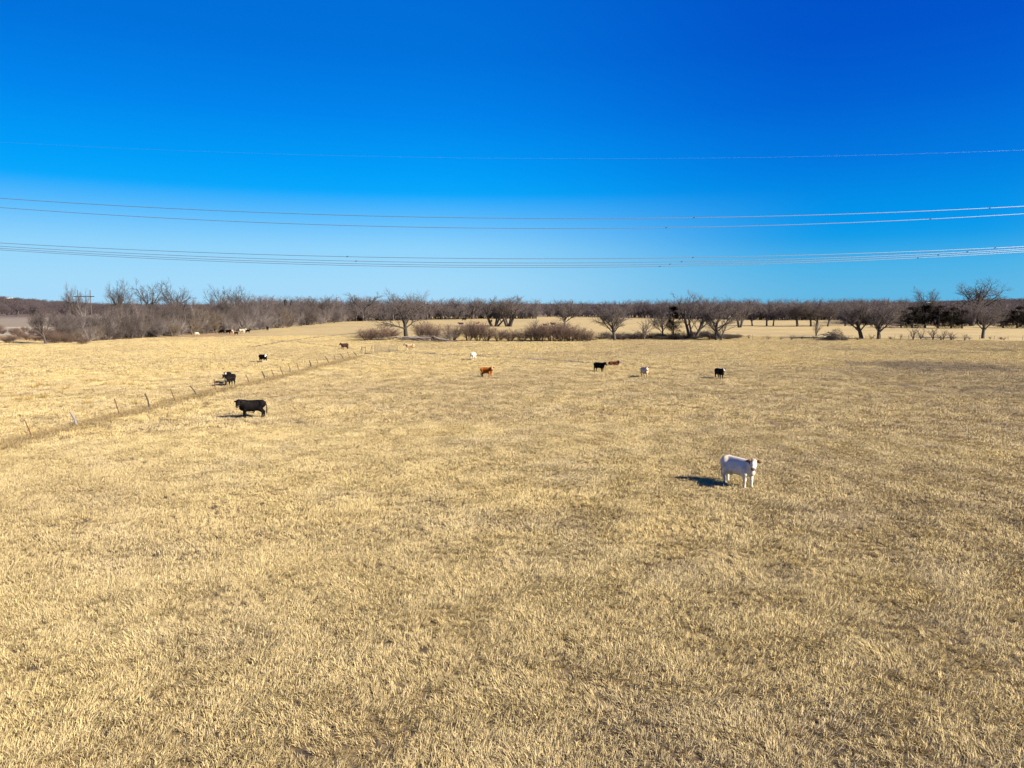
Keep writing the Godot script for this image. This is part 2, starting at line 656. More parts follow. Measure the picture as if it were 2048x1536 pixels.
	var sapling := {"stems": 3, "lean": 0.25, "foot": 0.03, "trunk": 2.2, "radius": 0.05, "solid": 0, "thin": 0.022, "col": bark, "tip": twig,
		"levels": [lv(1, 1, 0, 4, 0.03, 0.12, 1, 0, 0.2, 0.4), lv(8, 0.6, 0.7, 3, 0.05, 0.16, 0.55, 0.1, 0.15, 0.4), lv(6, 0.5, 0.7, 1, 0, 0, 0.6, 0.1)]}
	kinds["sapling"] = [grow(sapling, 61), grow(sapling, 62)]

const ORDINAL := ["first", "second", "third", "fourth", "fifth", "sixth", "seventh", "eighth", "ninth", "tenth", "eleventh", "twelfth", "thirteenth", "fourteenth", "fifteenth", "sixteenth", "seventeenth", "eighteenth", "nineteenth", "twentieth"]

func bare_tree(kind: String, variant: int, base: Vector3, height: float, width: float, label: String, called := "bare_tree", category := "tree", group := "", turn := -1.0) -> Node3D:
	var k: Array = kinds[kind][variant % kinds[kind].size()]
	var t := thing(called, label, category, base, group)
	t.rotation.y = turn if turn >= 0.0 else rng.randf() * TAU
	t.scale = Vector3(width / k[3], height / k[2], width / k[3])
	part("trunk" if category == "tree" else "stems", k[0], bark_mat, t)
	part("crown" if category == "tree" else "twigs", k[1], bark_mat, t)
	return t

var bark_mat: StandardMaterial3D

# a tree or shrub by where its foot stands, where its top reaches and how wide it is in the photograph
func planted(kind: String, variant: int, px: float, foot: float, top: float, wide: float, label: String, called := "bare_tree", category := "tree", group := "") -> Node3D:
	var b := gp(px, foot)
	b.y = land(b.x, b.z)
	var h := atd(px, top, -b.z).y - b.y
	return bare_tree(kind, variant, b, h, metres(wide, b), label, called, category, group)

# dark evergreen: sprays of scale leaves round a trunk
func cedar_meshes(seed_: int) -> Array:
	var g := RandomNumberGenerator.new()
	g.seed = seed_
	var wood := Buf.new()
	var leaf := Buf.new()
	wood.tube(Vector3(0, -0.2, 0), Vector3(0, 4.5, 0), 0.2, 0.05, 6, Color(0.12, 0.09, 0.07))
	for k in 44:
		var t := g.randf()
		var y := lerpf(0.15, 5.2, t)
		var reach := lerpf(2.3, 0.7, t * t) * g.randf_range(0.55, 1.1)
		var an := g.randf() * TAU
		var tip := Vector3(cos(an) * reach, y + reach * g.randf_range(0.0, 0.5), sin(an) * reach)
		wood.tube(Vector3(0, y, 0), tip, 0.05, 0.01, 3, Color(0.12, 0.09, 0.07))
		for q in 46:
			var f := g.randf_range(0.3, 1.05)
			var p := Vector3(0, y, 0).lerp(tip, f) + Vector3(g.randfn(0, 0.24), g.randfn(0, 0.2), g.randfn(0, 0.24))
			var d := Vector3(g.randf_range(-1, 1), g.randf_range(-0.2, 1), g.randf_range(-1, 1)).normalized()
			var s := aside(g, d, PI / 2, g.randf() * TAU)
			var shade := g.randf_range(0.6, 1.3)
			leaf.tri(p - s * 0.06, p + s * 0.06, p + d * 0.3, s.cross(d), Color(0.035 * shade, 0.04 * shade, 0.024 * shade))
	return [wood.mesh(), leaf.mesh(), 6.0, 4.6]

func cedar(variant: int, px: float, foot: float, top: float, wide: float, label: String, group := "") -> void:
	var k: Array = kinds["cedar"][variant % 3]
	var b := gp(px, foot)
	var h := atd(px, top, -b.z).y
	var t := thing("evergreen_tree", label, "tree", b, group)
	t.rotation.y = rng.randf() * TAU
	t.scale = Vector3(metres(wide, b) / k[3], h / k[2], metres(wide, b) / k[3])
	part("trunk", k[0], bark_mat, t)
	part("crown", k[1], bark_mat, t)

# far woods: too distant to tell one tree from the next
func woods(called: String, label: String, spots: PackedVector3Array, lo: float, hi: float, mesh: Mesh, tint: Color, seed_: int, tall: float, wide: float) -> void:
	var g := RandomNumberGenerator.new()
	g.seed = seed_
	var mm := MultiMesh.new()
	mm.transform_format = MultiMesh.TRANSFORM_3D
	mm.use_colors = true
	mm.mesh = mesh
	mm.instance_count = spots.size()
	for k in spots.size():
		var h := lerpf(lo, hi, pow(g.randf(), 2.6))
		var w := h * g.randf_range(0.75, 1.35)
		var b := Basis(Vector3.UP, g.randf() * TAU).scaled(Vector3(w / wide, h / tall, w / wide))
		mm.set_instance_transform(k, Transform3D(b, spots[k]))
		var f := g.randf_range(0.75, 1.2)
		mm.set_instance_color(k, Color(tint.r * f, tint.g * f, tint.b * f))
	var o := MultiMeshInstance3D.new()
	o.name = numbered(called)
	o.multimesh = mm
	o.material_override = bark_mat
	add_child(o)
	o.set_meta("kind", "stuff")
	o.set_meta("label", label)
	o.set_meta("category", "woods")

func far_tree(seed_: int) -> ArrayMesh:
	var st := {"stems": 1, "lean": 0.1, "foot": 0.1, "trunk": 5.0, "radius": 0.3, "solid": 9, "thin": 0.06, "col": Color(0.062, 0.053, 0.05), "tip": Color(0.084, 0.072, 0.072),
		"levels": [lv(1, 1, 0, 3, 0.05, 0.08, 1, 0, 0.06, 0.6), lv(11, 0.95, 0.75, 3, 0.06, 0.16, 0.5, 0.15, 0.2, 0.35), lv(7, 0.5, 0.8, 2, 0.05, 0.2, 0.55, 0.1, 0.15, 0.4), lv(6, 0.55, 0.8, 1, 0, 0, 0.7, 0.1)]}
	var k := grow(st, seed_)
	var b := Buf.new()
	for m in [k[0], k[1]]:
		if m.get_surface_count() == 0:
			continue
		var a: Array = m.surface_get_arrays(0)
		var o := b.v.size()
		b.v.append_array(a[Mesh.ARRAY_VERTEX])
		b.n.append_array(a[Mesh.ARRAY_NORMAL])
		b.c.append_array(a[Mesh.ARRAY_COLOR])
		for q in a[Mesh.ARRAY_INDEX]:
			b.i.push_back(q + o)
	# scale to unit height and width
	for q in b.v.size():
		b.v[q] = b.v[q] * Vector3(1.0 / k[3], 1.0 / k[2], 1.0 / k[3])
	return b.mesh()

# ---------------------------------------------------------------- cattle: a field of smoothly joined tapered bones, meshed as surface nets
const CELL := 0.03
const LO := Vector3(-1.29, -0.06, -0.93)
const NX := 100
const NY := 58
const NZ := 63
var field: PackedFloat32Array

func bone(a: Vector3, b: Vector3, ra: float, rb: float, k := 0.06, flat := 1.0) -> void:
	# flat < 1 narrows the bone from side to side
	var sq := Vector3(1, 1, 1.0 / flat)
	var reach := maxf(ra, rb) + k + 2.0 * CELL
	var lo := a.min(b) - Vector3(reach, reach, reach) - LO
	var hi := a.max(b) + Vector3(reach, reach, reach) - LO
	var x0 := clampi(int(lo.x / CELL), 0, NX - 1)
	var x1 := clampi(int(hi.x / CELL) + 1, 0, NX - 1)
	var y0 := clampi(int(lo.y / CELL), 0, NY - 1)
	var y1 := clampi(int(hi.y / CELL) + 1, 0, NY - 1)
	var z0 := clampi(int(lo.z / CELL), 0, NZ - 1)
	var z1 := clampi(int(hi.z / CELL) + 1, 0, NZ - 1)
	var d := (b - a) * sq
	var dd := maxf(d.length_squared(), 1e-6)
	for x in range(x0, x1 + 1):
		for y in range(y0, y1 + 1):
			var row := (x * NY + y) * NZ
			for z in range(z0, z1 + 1):
				var p := (LO + Vector3(x, y, z) * CELL - a) * sq
				var t := clampf(p.dot(d) / dd, 0.0, 1.0)
				var s := p.distance_to(d * t) - ra - (rb - ra) * t
				var f := field[row + z]
				var h := k - absf(f - s)
				if h > 0.0:
					field[row + z] = minf(f, s) - h * h / (4.0 * k)
				elif s < f:
					field[row + z] = s

func nets() -> Array:
	var v := PackedVector3Array()
	var nn := PackedVector3Array()
	var idx := PackedInt32Array()
	var cell := {}
	var sx := NY * NZ
	for x in NX - 1:
		for y in NY - 1:
			var row := (x * NY + y) * NZ
			for z in NZ - 1:
				var o := row + z
				if absf(field[o]) > 0.065:
					continue
				var f := [field[o], field[o + sx], field[o + NZ], field[o + sx + NZ], field[o + 1], field[o + sx + 1], field[o + NZ + 1], field[o + sx + NZ + 1]]
				var inside := 0
				for q in 8:
					if f[q] < 0.0:
						inside += 1
				if inside == 0 or inside == 8:
					continue
				var sum := Vector3.ZERO
				var n := 0
				for e in [[0, 1], [2, 3], [4, 5], [6, 7], [0, 2], [1, 3], [4, 6], [5, 7], [0, 4], [1, 5], [2, 6], [3, 7]]:
					var a: float = f[e[0]]
					var b: float = f[e[1]]
					if (a < 0.0) != (b < 0.0):
						var t := a / (a - b)
						var pa := Vector3(e[0] & 1, (e[0] >> 1) & 1, e[0] >> 2)
						var pb := Vector3(e[1] & 1, (e[1] >> 1) & 1, e[1] >> 2)
						sum += pa.lerp(pb, t)
						n += 1
				cell[o] = v.size()
				v.push_back(LO + (Vector3(x, y, z) + sum / n) * CELL)
				nn.push_back(Vector3(f[1] + f[3] + f[5] + f[7] - f[0] - f[2] - f[4] - f[6], f[2] + f[3] + f[6] + f[7] - f[0] - f[1] - f[4] - f[5], f[4] + f[5] + f[6] + f[7] - f[0] - f[1] - f[2] - f[3]).normalized())
	for o in cell:
		for ax in 3:
			var st: int = [sx, NZ, 1][ax]
			var u: int = [NZ, 1, sx][ax]
			var w: int = [1, sx, NZ][ax]
			var a: float = field[o]
			var b: float = field[o + st]
			if (a < 0.0) == (b < 0.0):
				continue
			if not (cell.has(o - u) and cell.has(o - w) and cell.has(o - u - w)):
				continue
			var p: int = cell[o]
			var q: int = cell[o - u]
			var r: int = cell[o - u - w]
			var s: int = cell[o - w]
			if a < 0.0:
				idx.append_array([p, r, q, p, s, r])
			else:
				idx.append_array([p, q, r, p, r, s])
	return [v, nn, idx]

var poses := {}

# neck: where the head joins; muzzle: where it points
func pose(called: String, poll: Vector3, muzzle: Vector3, stride: Array, lying := false, bull := false) -> void:
	field = PackedFloat32Array()
	field.resize(NX * NY * NZ)
	field.fill(1.0)
	var up := -0.62 if lying else 0.0
	var y := Vector3(0, up, 0)
	# trunk
	bone(Vector3(-0.66, 1.03, 0) + y, Vector3(0.42, 1.0, 0) + y, 0.285, 0.30, 0.1, 0.92)
	bone(Vector3(-0.42, 0.86, 0) + y, Vector3(0.32, 0.83, 0) + y, 0.30, 0.31, 0.12, 1.02)
	bone(Vector3(-0.72, 1.12, 0.12) + y, Vector3(-0.78, 1.02, 0.12) + y, 0.2, 0.19, 0.1)
	bone(Vector3(-0.72, 1.12, -0.12) + y, Vector3(-0.78, 1.02, -0.12) + y, 0.2, 0.19, 0.1)
	bone(Vector3(-0.5, 1.24, 0) + y, Vector3(0.5, 1.2, 0) + y, 0.085, 0.11, 0.12)
	bone(Vector3(0.5, 0.95, 0) + y, Vector3(0.66, 0.78, 0) + y, 0.26, 0.17, 0.12, 0.85)
	if bull:
		bone(Vector3(0.2, 0.95, 0), Vector3(0.5, 0.98, 0), 0.34, 0.32, 0.12, 0.95)
		bone(Vector3(0.5, 1.16, 0), poll, 0.22, 0.18, 0.12, 0.85)
	# neck and head
	var root := Vector3(0.5, 1.08, 0) + y
	var low := Vector3(0.58, 0.9, 0) + y
	bone(root, poll, 0.22, 0.135, 0.1, 0.75)
	bone(low, poll.lerp(muzzle, 0.3), 0.2, 0.1, 0.1, 0.7)
	var ax := (muzzle - poll).normalized()
	var side := ax.cross(Vector3.UP).normalized()
	var top := side.cross(ax).normalized()
	if top.y < 0:
		top = -top
	bone(poll + ax * 0.03, poll + ax * 0.22, 0.14, 0.125, 0.05)
	bone(poll + ax * 0.2, muzzle - ax * 0.05, 0.115, 0.092, 0.05)
	bone(muzzle - ax * 0.06 - side * 0.03, muzzle - ax * 0.06 + side * 0.03, 0.082, 0.082, 0.03)
	bone(poll + ax * 0.16 - side * 0.07 + top * 0.03, poll + ax * 0.16 + side * 0.07 + top * 0.03, 0.06, 0.06, 0.04)
	for s in [-1.0, 1.0]:
		var e0: Vector3 = poll + side * 0.1 * s + top * 0.045
		var e1: Vector3 = poll + side * 0.21 * s + top * 0.04
		var e2: Vector3 = poll + side * 0.32 * s + top * 0.0
		bone(e0, e1, 0.045, 0.065, 0.03)
		bone(e1, e2, 0.065, 0.03, 0.03)
	# legs
	if lying:
		for s in [-1.0, 1.0]:
			bone(Vector3(0.45, 0.26, 0.22 * s), Vector3(0.72, 0.12, 0.24 * s), 0.13, 0.07, 0.08)
			bone(Vector3(0.72, 0.12, 0.24 * s), Vector3(0.45, 0.05, 0.28 * s), 0.065, 0.05, 0.05)
			bone(Vector3(-0.6, 0.32, 0.24 * s), Vector3(-0.3, 0.2, 0.36 * s), 0.2, 0.13, 0.1)
			bone(Vector3(-0.3, 0.2, 0.36 * s), Vector3(-0.62, 0.06, 0.4 * s), 0.1, 0.06, 0.06)
			bone(Vector3(-0.62, 0.06, 0.4 * s), Vector3(-0.28, 0.04, 0.44 * s), 0.055, 0.05, 0.04)
	else:
		for k in 2:
			var s := -1.0 if k == 0 else 1.0
			var f: float = stride[k]
			bone(Vector3(0.42, 0.92, 0.17 * s), Vector3(0.47 + f * 0.3, 0.7, 0.19 * s), 0.18, 0.125, 0.1)
			bone(Vector3(0.47 + f * 0.3, 0.7, 0.19 * s), Vector3(0.49 + f * 0.8, 0.4, 0.18 * s), 0.12, 0.07, 0.07)
			bone(Vector3(0.49 + f * 0.8, 0.4, 0.18 * s), Vector3(0.49 + f, 0.11, 0.18 * s), 0.062, 0.05, 0.04)
			bone(Vector3(0.49 + f, 0.12, 0.18 * s), Vector3(0.52 + f, 0.03, 0.18 * s), 0.052, 0.066, 0.03)
			var h: float = stride[2 + k]
			bone(Vector3(-0.68, 1.0, 0.16 * s), Vector3(-0.56 + h * 0.3, 0.7, 0.2 * s), 0.21, 0.155, 0.1)
			bone(Vector3(-0.56 + h * 0.3, 0.72, 0.2 * s), Vector3(-0.8 + h * 0.7, 0.44, 0.18 * s), 0.14, 0.072, 0.08)
			bone(Vector3(-0.8 + h * 0.7, 0.44, 0.18 * s), Vector3(-0.75 + h, 0.11, 0.18 * s), 0.064, 0.052, 0.04)
			bone(Vector3(-0.75 + h, 0.12, 0.18 * s), Vector3(-0.71 + h, 0.03, 0.18 * s), 0.052, 0.066, 0.03)
	# tail, and what hangs below the belly
	bone(Vector3(-0.93, 1.17, 0) + y, Vector3(-1.01, 0.98, 0.01) + y, 0.045, 0.034, 0.05)
	bone(Vector3(-1.01, 0.98, 0.01) + y, Vector3(-1.03, maxf(0.6 + up, 0.1), 0.02), 0.034, 0.03, 0.02)
	bone(Vector3(-1.03, maxf(0.6 + up, 0.1), 0.02), Vector3(-1.02, maxf(0.34 + up, 0.06), 0.02), 0.042, 0.035, 0.02)
	if bull:
		bone(Vector3(-0.1, 0.6, 0), Vector3(-0.18, 0.5, 0), 0.1, 0.05, 0.06, 0.7)
	elif not lying:
		bone(Vector3(-0.42, 0.62, 0), Vector3(-0.48, 0.53, 0), 0.13, 0.09, 0.06)
	poses[called] = nets() + [poll, muzzle, side, top]

# coat: base colour, and marks {face, blaze, legs, belly, ears, muzzle, chest}
func coat_mesh(p: Array, coat: Dictionary, mirror: bool) -> ArrayMesh:
	var v: PackedVector3Array = p[0].duplicate()
	var n: PackedVector3Array = p[1].duplicate()
	var idx: PackedInt32Array = p[2].duplicate()
	var poll: Vector3 = p[3]
	var muzzle: Vector3 = p[4]
	var side: Vector3 = p[5]
	var top: Vector3 = p[6]
	var ax := (muzzle - poll)
	var long := ax.length()
	ax /= long
	var c := PackedColorArray()
	c.resize(v.size())
	var base: Color = coat.base
	var second: Color = coat.get("second", base * 0.8)
	for k in v.size():
		var q := v[k]
		var mottle := fine_noise.get_noise_3d(q.x * 22.0, q.y * 22.0, q.z * 22.0 + coat.get("seed", 0.0))
		var grainy := fine_noise.get_noise_3d(q.x * 120.0, q.y * 120.0, q.z * 60.0)
		var col := base.lerp(second, clampf(mottle * coat.get("mottle", 1.2) + coat.get("bias", 0.1), 0, 1))
		var r := q - poll
		var along := r.dot(ax) / long
		var s := absf(r.dot(side))
		var t := r.dot(top)
		var on_head := along > -0.15 and (r - ax * r.dot(ax)).length() < 0.2 and q.distance_to(poll) < long + 0.2
		var ear := s > 0.135 and s < 0.4 and absf(r.dot(ax)) < 0.09 and absf(t) < 0.14 and q.distance_to(poll) < 0.4 and q.x > poll.x - 0.3
		if on_head and not ear:
			if coat.has("face") and along > 0.05:
				col = coat.face
			if coat.has("blaze") and t > 0.02 and s < 0.045 + 0.02 * grainy and along > 0.05:
				col = coat.blaze
			if coat.has("patch") and along > 0.45 and along < 0.8 and t > -0.02:
				col = coat.patch
			if coat.has("cap") and along < 0.22 + 0.1 * mottle:
				col = coat.cap
			if along > 0.9:
				col = coat.get("muzzle", Color(0.06, 0.05, 0.05))
			if s > 0.075 and s < 0.12 and t > 0.005 and t < 0.05 and along > 0.24 and along < 0.36:
				col = Color(0.02, 0.015, 0.015)
		if ear:
			col = coat.get("ears", col)
		if coat.has("chin") and on_head and along > 0.6 and t < -0.03 and along < 0.93:
			col = coat.chin
		if coat.has("legs") and q.y < 0.34 + 0.08 * mottle:
			col = coat.legs
		if coat.has("chest") and q.x > 0.5 and q.y < 0.95 and q.y > 0.5 and absf(q.z - 0.04) < 0.06:
			col = coat.chest
		if coat.has("belly") and q.y < 0.62 + 0.1 * mottle and absf(q.x) < 0.6 and absf(q.z) < 0.25:
			col = coat.belly
		if q.y < 0.075:
			col = Color(0.05, 0.042, 0.038)
		if q.x < -0.96 and q.y < 0.56:
			col = coat.get("switch", col * 0.8)
		c[k] = col * (1.0 + 0.22 * grainy)
		if mirror:
			v[k].z = -q.z
			n[k].z = -n[k].z
	if mirror:
		for k in range(0, idx.size(), 3):
			var w := idx[k]
			idx[k] = idx[k + 1]
			idx[k + 1] = w
	var a := []
	a.resize(Mesh.ARRAY_MAX)
	a[Mesh.ARRAY_VERTEX] = v
	a[Mesh.ARRAY_NORMAL] = n
	a[Mesh.ARRAY_COLOR] = c
	a[Mesh.ARRAY_INDEX] = idx
	var m := ArrayMesh.new()
	m.add_surface_from_arrays(Mesh.PRIMITIVE_TRIANGLES, a)
	return m

var hide_mat: StandardMaterial3D

# heading in degrees: 0 faces right across the photograph, 90 faces the camera, 180 left, 270 away
func cow(px: float, py: float, heading: float, pose_: String, mirror: bool, coat: Dictionary, size: float, label: String, group := "", called := "cow") -> void:
	var o := MeshInstance3D.new()
	o.name = numbered(called)
	o.mesh = coat_mesh(poses[pose_], coat, mirror)
	o.material_override = hide_mat
	add_child(o)
	o.position = gp(px, py)
	o.rotation.y = -deg_to_rad(heading)
	o.scale = Vector3(size, size, size) * (1.0 if size > 1.2 else 1.07)
	o.set_meta("label", label)
	o.set_meta("category", "cow")
	if group != "":
		o.set_meta("group", group)

# ---------------------------------------------------------------- build
func _ready() -> void:
	rng.seed = 20240117
	patch_noise.seed = 4
	patch_noise.frequency = 0.021
	patch_noise.fractal_octaves = 3
	fine_noise.seed = 9
	fine_noise.frequency = 0.11
	fine_noise.fractal_octaves = 2

	# camera, sky, sun, exposure
	var cam := Camera3D.new()
	cam.name = "camera"
	cam.position = EYE
	cam.rotation_degrees = Vector3(-PITCH, 0, 0)
	cam.fov = rad_to_deg(2.0 * atan(768.0 / FOCAL))
	cam.near = 0.1
	cam.far = 14000.0
	add_child(cam)
	cam.current = true
	var env := Environment.new()
	env.background_mode = Environment.BG_SKY
	env.sky = make_sky()
	env.ambient_light_source = Environment.AMBIENT_SOURCE_SKY
	env.tonemap_mode = Environment.TONE_MAPPER_LINEAR
	env.tonemap_exposure = EXPOSURE
	env.sdfgi_enabled = true
	env.ssao_enabled = true
	env.ssil_enabled = true
	var we := WorldEnvironment.new()
	we.environment = env
	add_child(we)
	var sun := DirectionalLight3D.new()
	sun.name = "sun"
	sun.light_energy = 1.6
	sun.light_color = Color(1.0, 0.93, 0.83)
	sun.light_angular_distance = 0.5
	sun.shadow_enabled = true
	sun.basis = Basis.looking_at(SUN_TRAVEL.normalized())
	add_child(sun)

	bark_mat = vmat(0.95)
	hide_mat = vmat(0.7)
	hide_mat.metallic_specular = 0.18

	# ground, worn places and paths
	for p in [[-160, 702], [0, 692], [90, 689], [200, 682], [300, 676], [400, 669], [470, 665], [540, 659], [620, 651], [700, 643]]:
		edge_line.push_back(gp(p[0], p[1]))
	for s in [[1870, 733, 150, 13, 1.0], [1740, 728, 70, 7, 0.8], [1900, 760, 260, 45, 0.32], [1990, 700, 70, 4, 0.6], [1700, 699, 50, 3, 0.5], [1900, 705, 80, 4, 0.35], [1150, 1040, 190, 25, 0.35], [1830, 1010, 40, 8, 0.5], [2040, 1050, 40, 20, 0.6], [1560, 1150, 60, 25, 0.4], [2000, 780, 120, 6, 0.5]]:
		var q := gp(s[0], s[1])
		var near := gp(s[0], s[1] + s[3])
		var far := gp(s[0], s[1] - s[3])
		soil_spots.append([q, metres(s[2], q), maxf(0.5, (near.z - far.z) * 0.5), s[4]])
	add_path([[760, 699], [880, 708], [1000, 714], [1130, 722], [1230, 730], [1330, 739], [1450, 750], [1600, 757], [1760, 764], [1900, 777], [2048, 787], [2160, 796]], 0.95)
	add_path([[500, 695], [560, 684], [640, 674], [730, 664], [800, 657]], 1.1)
	add_path([[524, 678], [560, 682], [600, 685], [660, 692], [740, 702]], 0.8)
	add_path([[760, 702], [900, 711], [1060, 708], [1260, 706], [1450, 703], [1660, 700], [1800, 699]], 1.0)
	add_path([[-60, 917], [60, 878], [156, 854], [240, 832], [300, 819], [351, 804], [396, 793], [431, 783], [500, 769], [549, 757], [600, 745], [640, 733], [690, 721], [725, 712]], 0.3)
	make_ground()
	build_path(paths[0], "narrow worn cattle path crossing the pasture from gate to right edge")
	build_path(paths[1], "wheel track curving across the left field")
	build_path(paths[2], "faint worn track joining the wheel track in left field")
	build_path(paths[3], "faint upper cattle path below the hedgerow")
	build_path(paths[4], "strip of worn soil under the leaning post fence")

	make_kinds()
	kinds["cedar"] = [cedar_meshes(71), cedar_meshes(72), cedar_meshes(73)]

	build_trees()
	build_woods()
	build_fences()
	build_wires()
	build_cattle()
	build_far_things()
	build_grass()

func build_grass() -> void:
	var straw := vmat(0.85)
	straw.backlight_enabled = true
	straw.backlight = Color(0.35, 0.3, 0.2)
	var a := tuft_mesh(18, 0.10, 0.09, 0.23, 0.008, 1)
	var a2 := tuft_mesh(18, 0.12, 0.08, 0.2, 0.0075, 2)
	var b := tuft_mesh(18, 0.15, 0.09, 0.2, 0.012, 3, 1.7)
	var c := tuft_mesh(18, 0.25, 0.09, 0.2, 0.018, 4, 1.9)
	scatter_grass("near_grass", "dry straw coloured grass in the near pasture", a, straw, 9, 30, 52000, 1.0, 101, 0.8)
	scatter_grass("near_grass", "shorter dry grass between the blades of near pasture", a2, straw, 9, 30, 42000, 1.0, 102, 0.8)
	scatter_grass("pasture_grass", "dry straw coloured grass in the middle of pasture", a, straw, 30, 60, 80000, 1.05, 103)
	scatter_grass("pasture_grass", "pale dry grass through the middle of pasture", b, straw, 30, 62, 70000, 1.0, 104)
	scatter_grass("pasture_grass", "dry grass around the cattle further off", b, straw, 60, 120, 120000, 1.2, 105, 0.72)
	scatter_grass("far_grass", "dry grass of the far pasture below the hedgerow", c, straw, 115, 250, 130000, 1.15, 106, 0.70)
	var strip := PackedVector3Array()
	var fence_path: PackedVector3Array = paths[4][0]
	var fg := RandomNumberGenerator.new()
	fg.seed = 909
	for k in 4600:
		var w := fg.randi() % (fence_path.size() - 1)
		strip.push_back(fence_path[w].lerp(fence_path[w + 1], fg.randf()) + Vector3(fg.randfn(0, 0.6), 0, fg.randfn(0, 1.3)))
	var mm := MultiMesh.new()
	mm.transform_format = MultiMesh.TRANSFORM_3D
	mm.use_colors = true
	mm.mesh = tuft_mesh(22, 0.16, 0.15, 0.42, 0.01, 12)
	mm.instance_count = strip.size()
	for k in strip.size():
		var f := fg.randf_range(0.6, 1.1)
		mm.set_instance_transform(k, Transform3D(Basis(Vector3.UP, fg.randf() * TAU).scaled(Vector3.ONE * fg.randf_range(0.6, 1.25)), strip[k]))
		mm.set_instance_color(k, Color(0.36 * f, 0.275 * f, 0.12 * f) if fg.randf() < 0.75 else Color(0.25 * f, 0.21 * f, 0.13 * f))
	var fo := MultiMeshInstance3D.new()
	fo.name = "fence_grass"
	fo.multimesh = mm
	fo.material_override = straw
	add_child(fo)
	fo.set_meta("kind", "stuff")
	fo.set_meta("label", "taller golden brown grass along the foot of the leaning fence")
	fo.set_meta("category", "grass")
	# taller golden bunches in the left field, one by one
	var gold := vmat(0.85)
	gold.backlight_enabled = true
	gold.backlight = Color(0.35, 0.3, 0.2)
	var bunch := tuft_mesh(90, 0.3, 0.35, 0.85, 0.012, 8)
	var v := PackedColorArray()
	var arr := bunch.surface_get_arrays(0)
	for q in arr[Mesh.ARRAY_COLOR]:
		v.push_back(q * Color(0.40, 0.30, 0.115))
	arr[Mesh.ARRAY_COLOR] = v
	var gm := ArrayMesh.new()
	gm.add_surface_from_arrays(Mesh.PRIMITIVE_TRIANGLES, arr)
	for s in [[4, 748, 1.0], [65, 754, 0.9], [70, 777, 1.2], [82, 772, 0.9], [96, 773, 0.8], [24, 795, 0.8], [38, 801, 1.1], [58, 801, 1.1], [88, 797, 1.2], [122, 787, 1.0], [133, 779, 1.0], [172, 764, 0.9], [186, 763, 1.2], [199, 765, 0.9], [248, 770, 0.8], [262, 770, 0.8], [297, 780, 1.0], [176, 809, 1.0], [274, 808, 0.9], [339, 745, 0.9], [355, 747, 1.0], [367, 746, 0.9], [1, 779, 1.1]]:
		var o := MeshInstance3D.new()
		o.name = numbered("grass_bunch")
		o.mesh = gm
		o.material_override = gold
		add_child(o)
		o.position = gp(s[0], s[1])
		o.rotation.y = rng.randf() * TAU
		o.scale = Vector3(s[2], s[2] * rng.randf_range(0.8, 1.1), s[2])
		o.set_meta("label", "tall golden bunch of dry grass in the field beyond the leaning fence")
		o.set_meta("category", "grass clump")
		o.set_meta("group", "golden grass bunches in the left field")

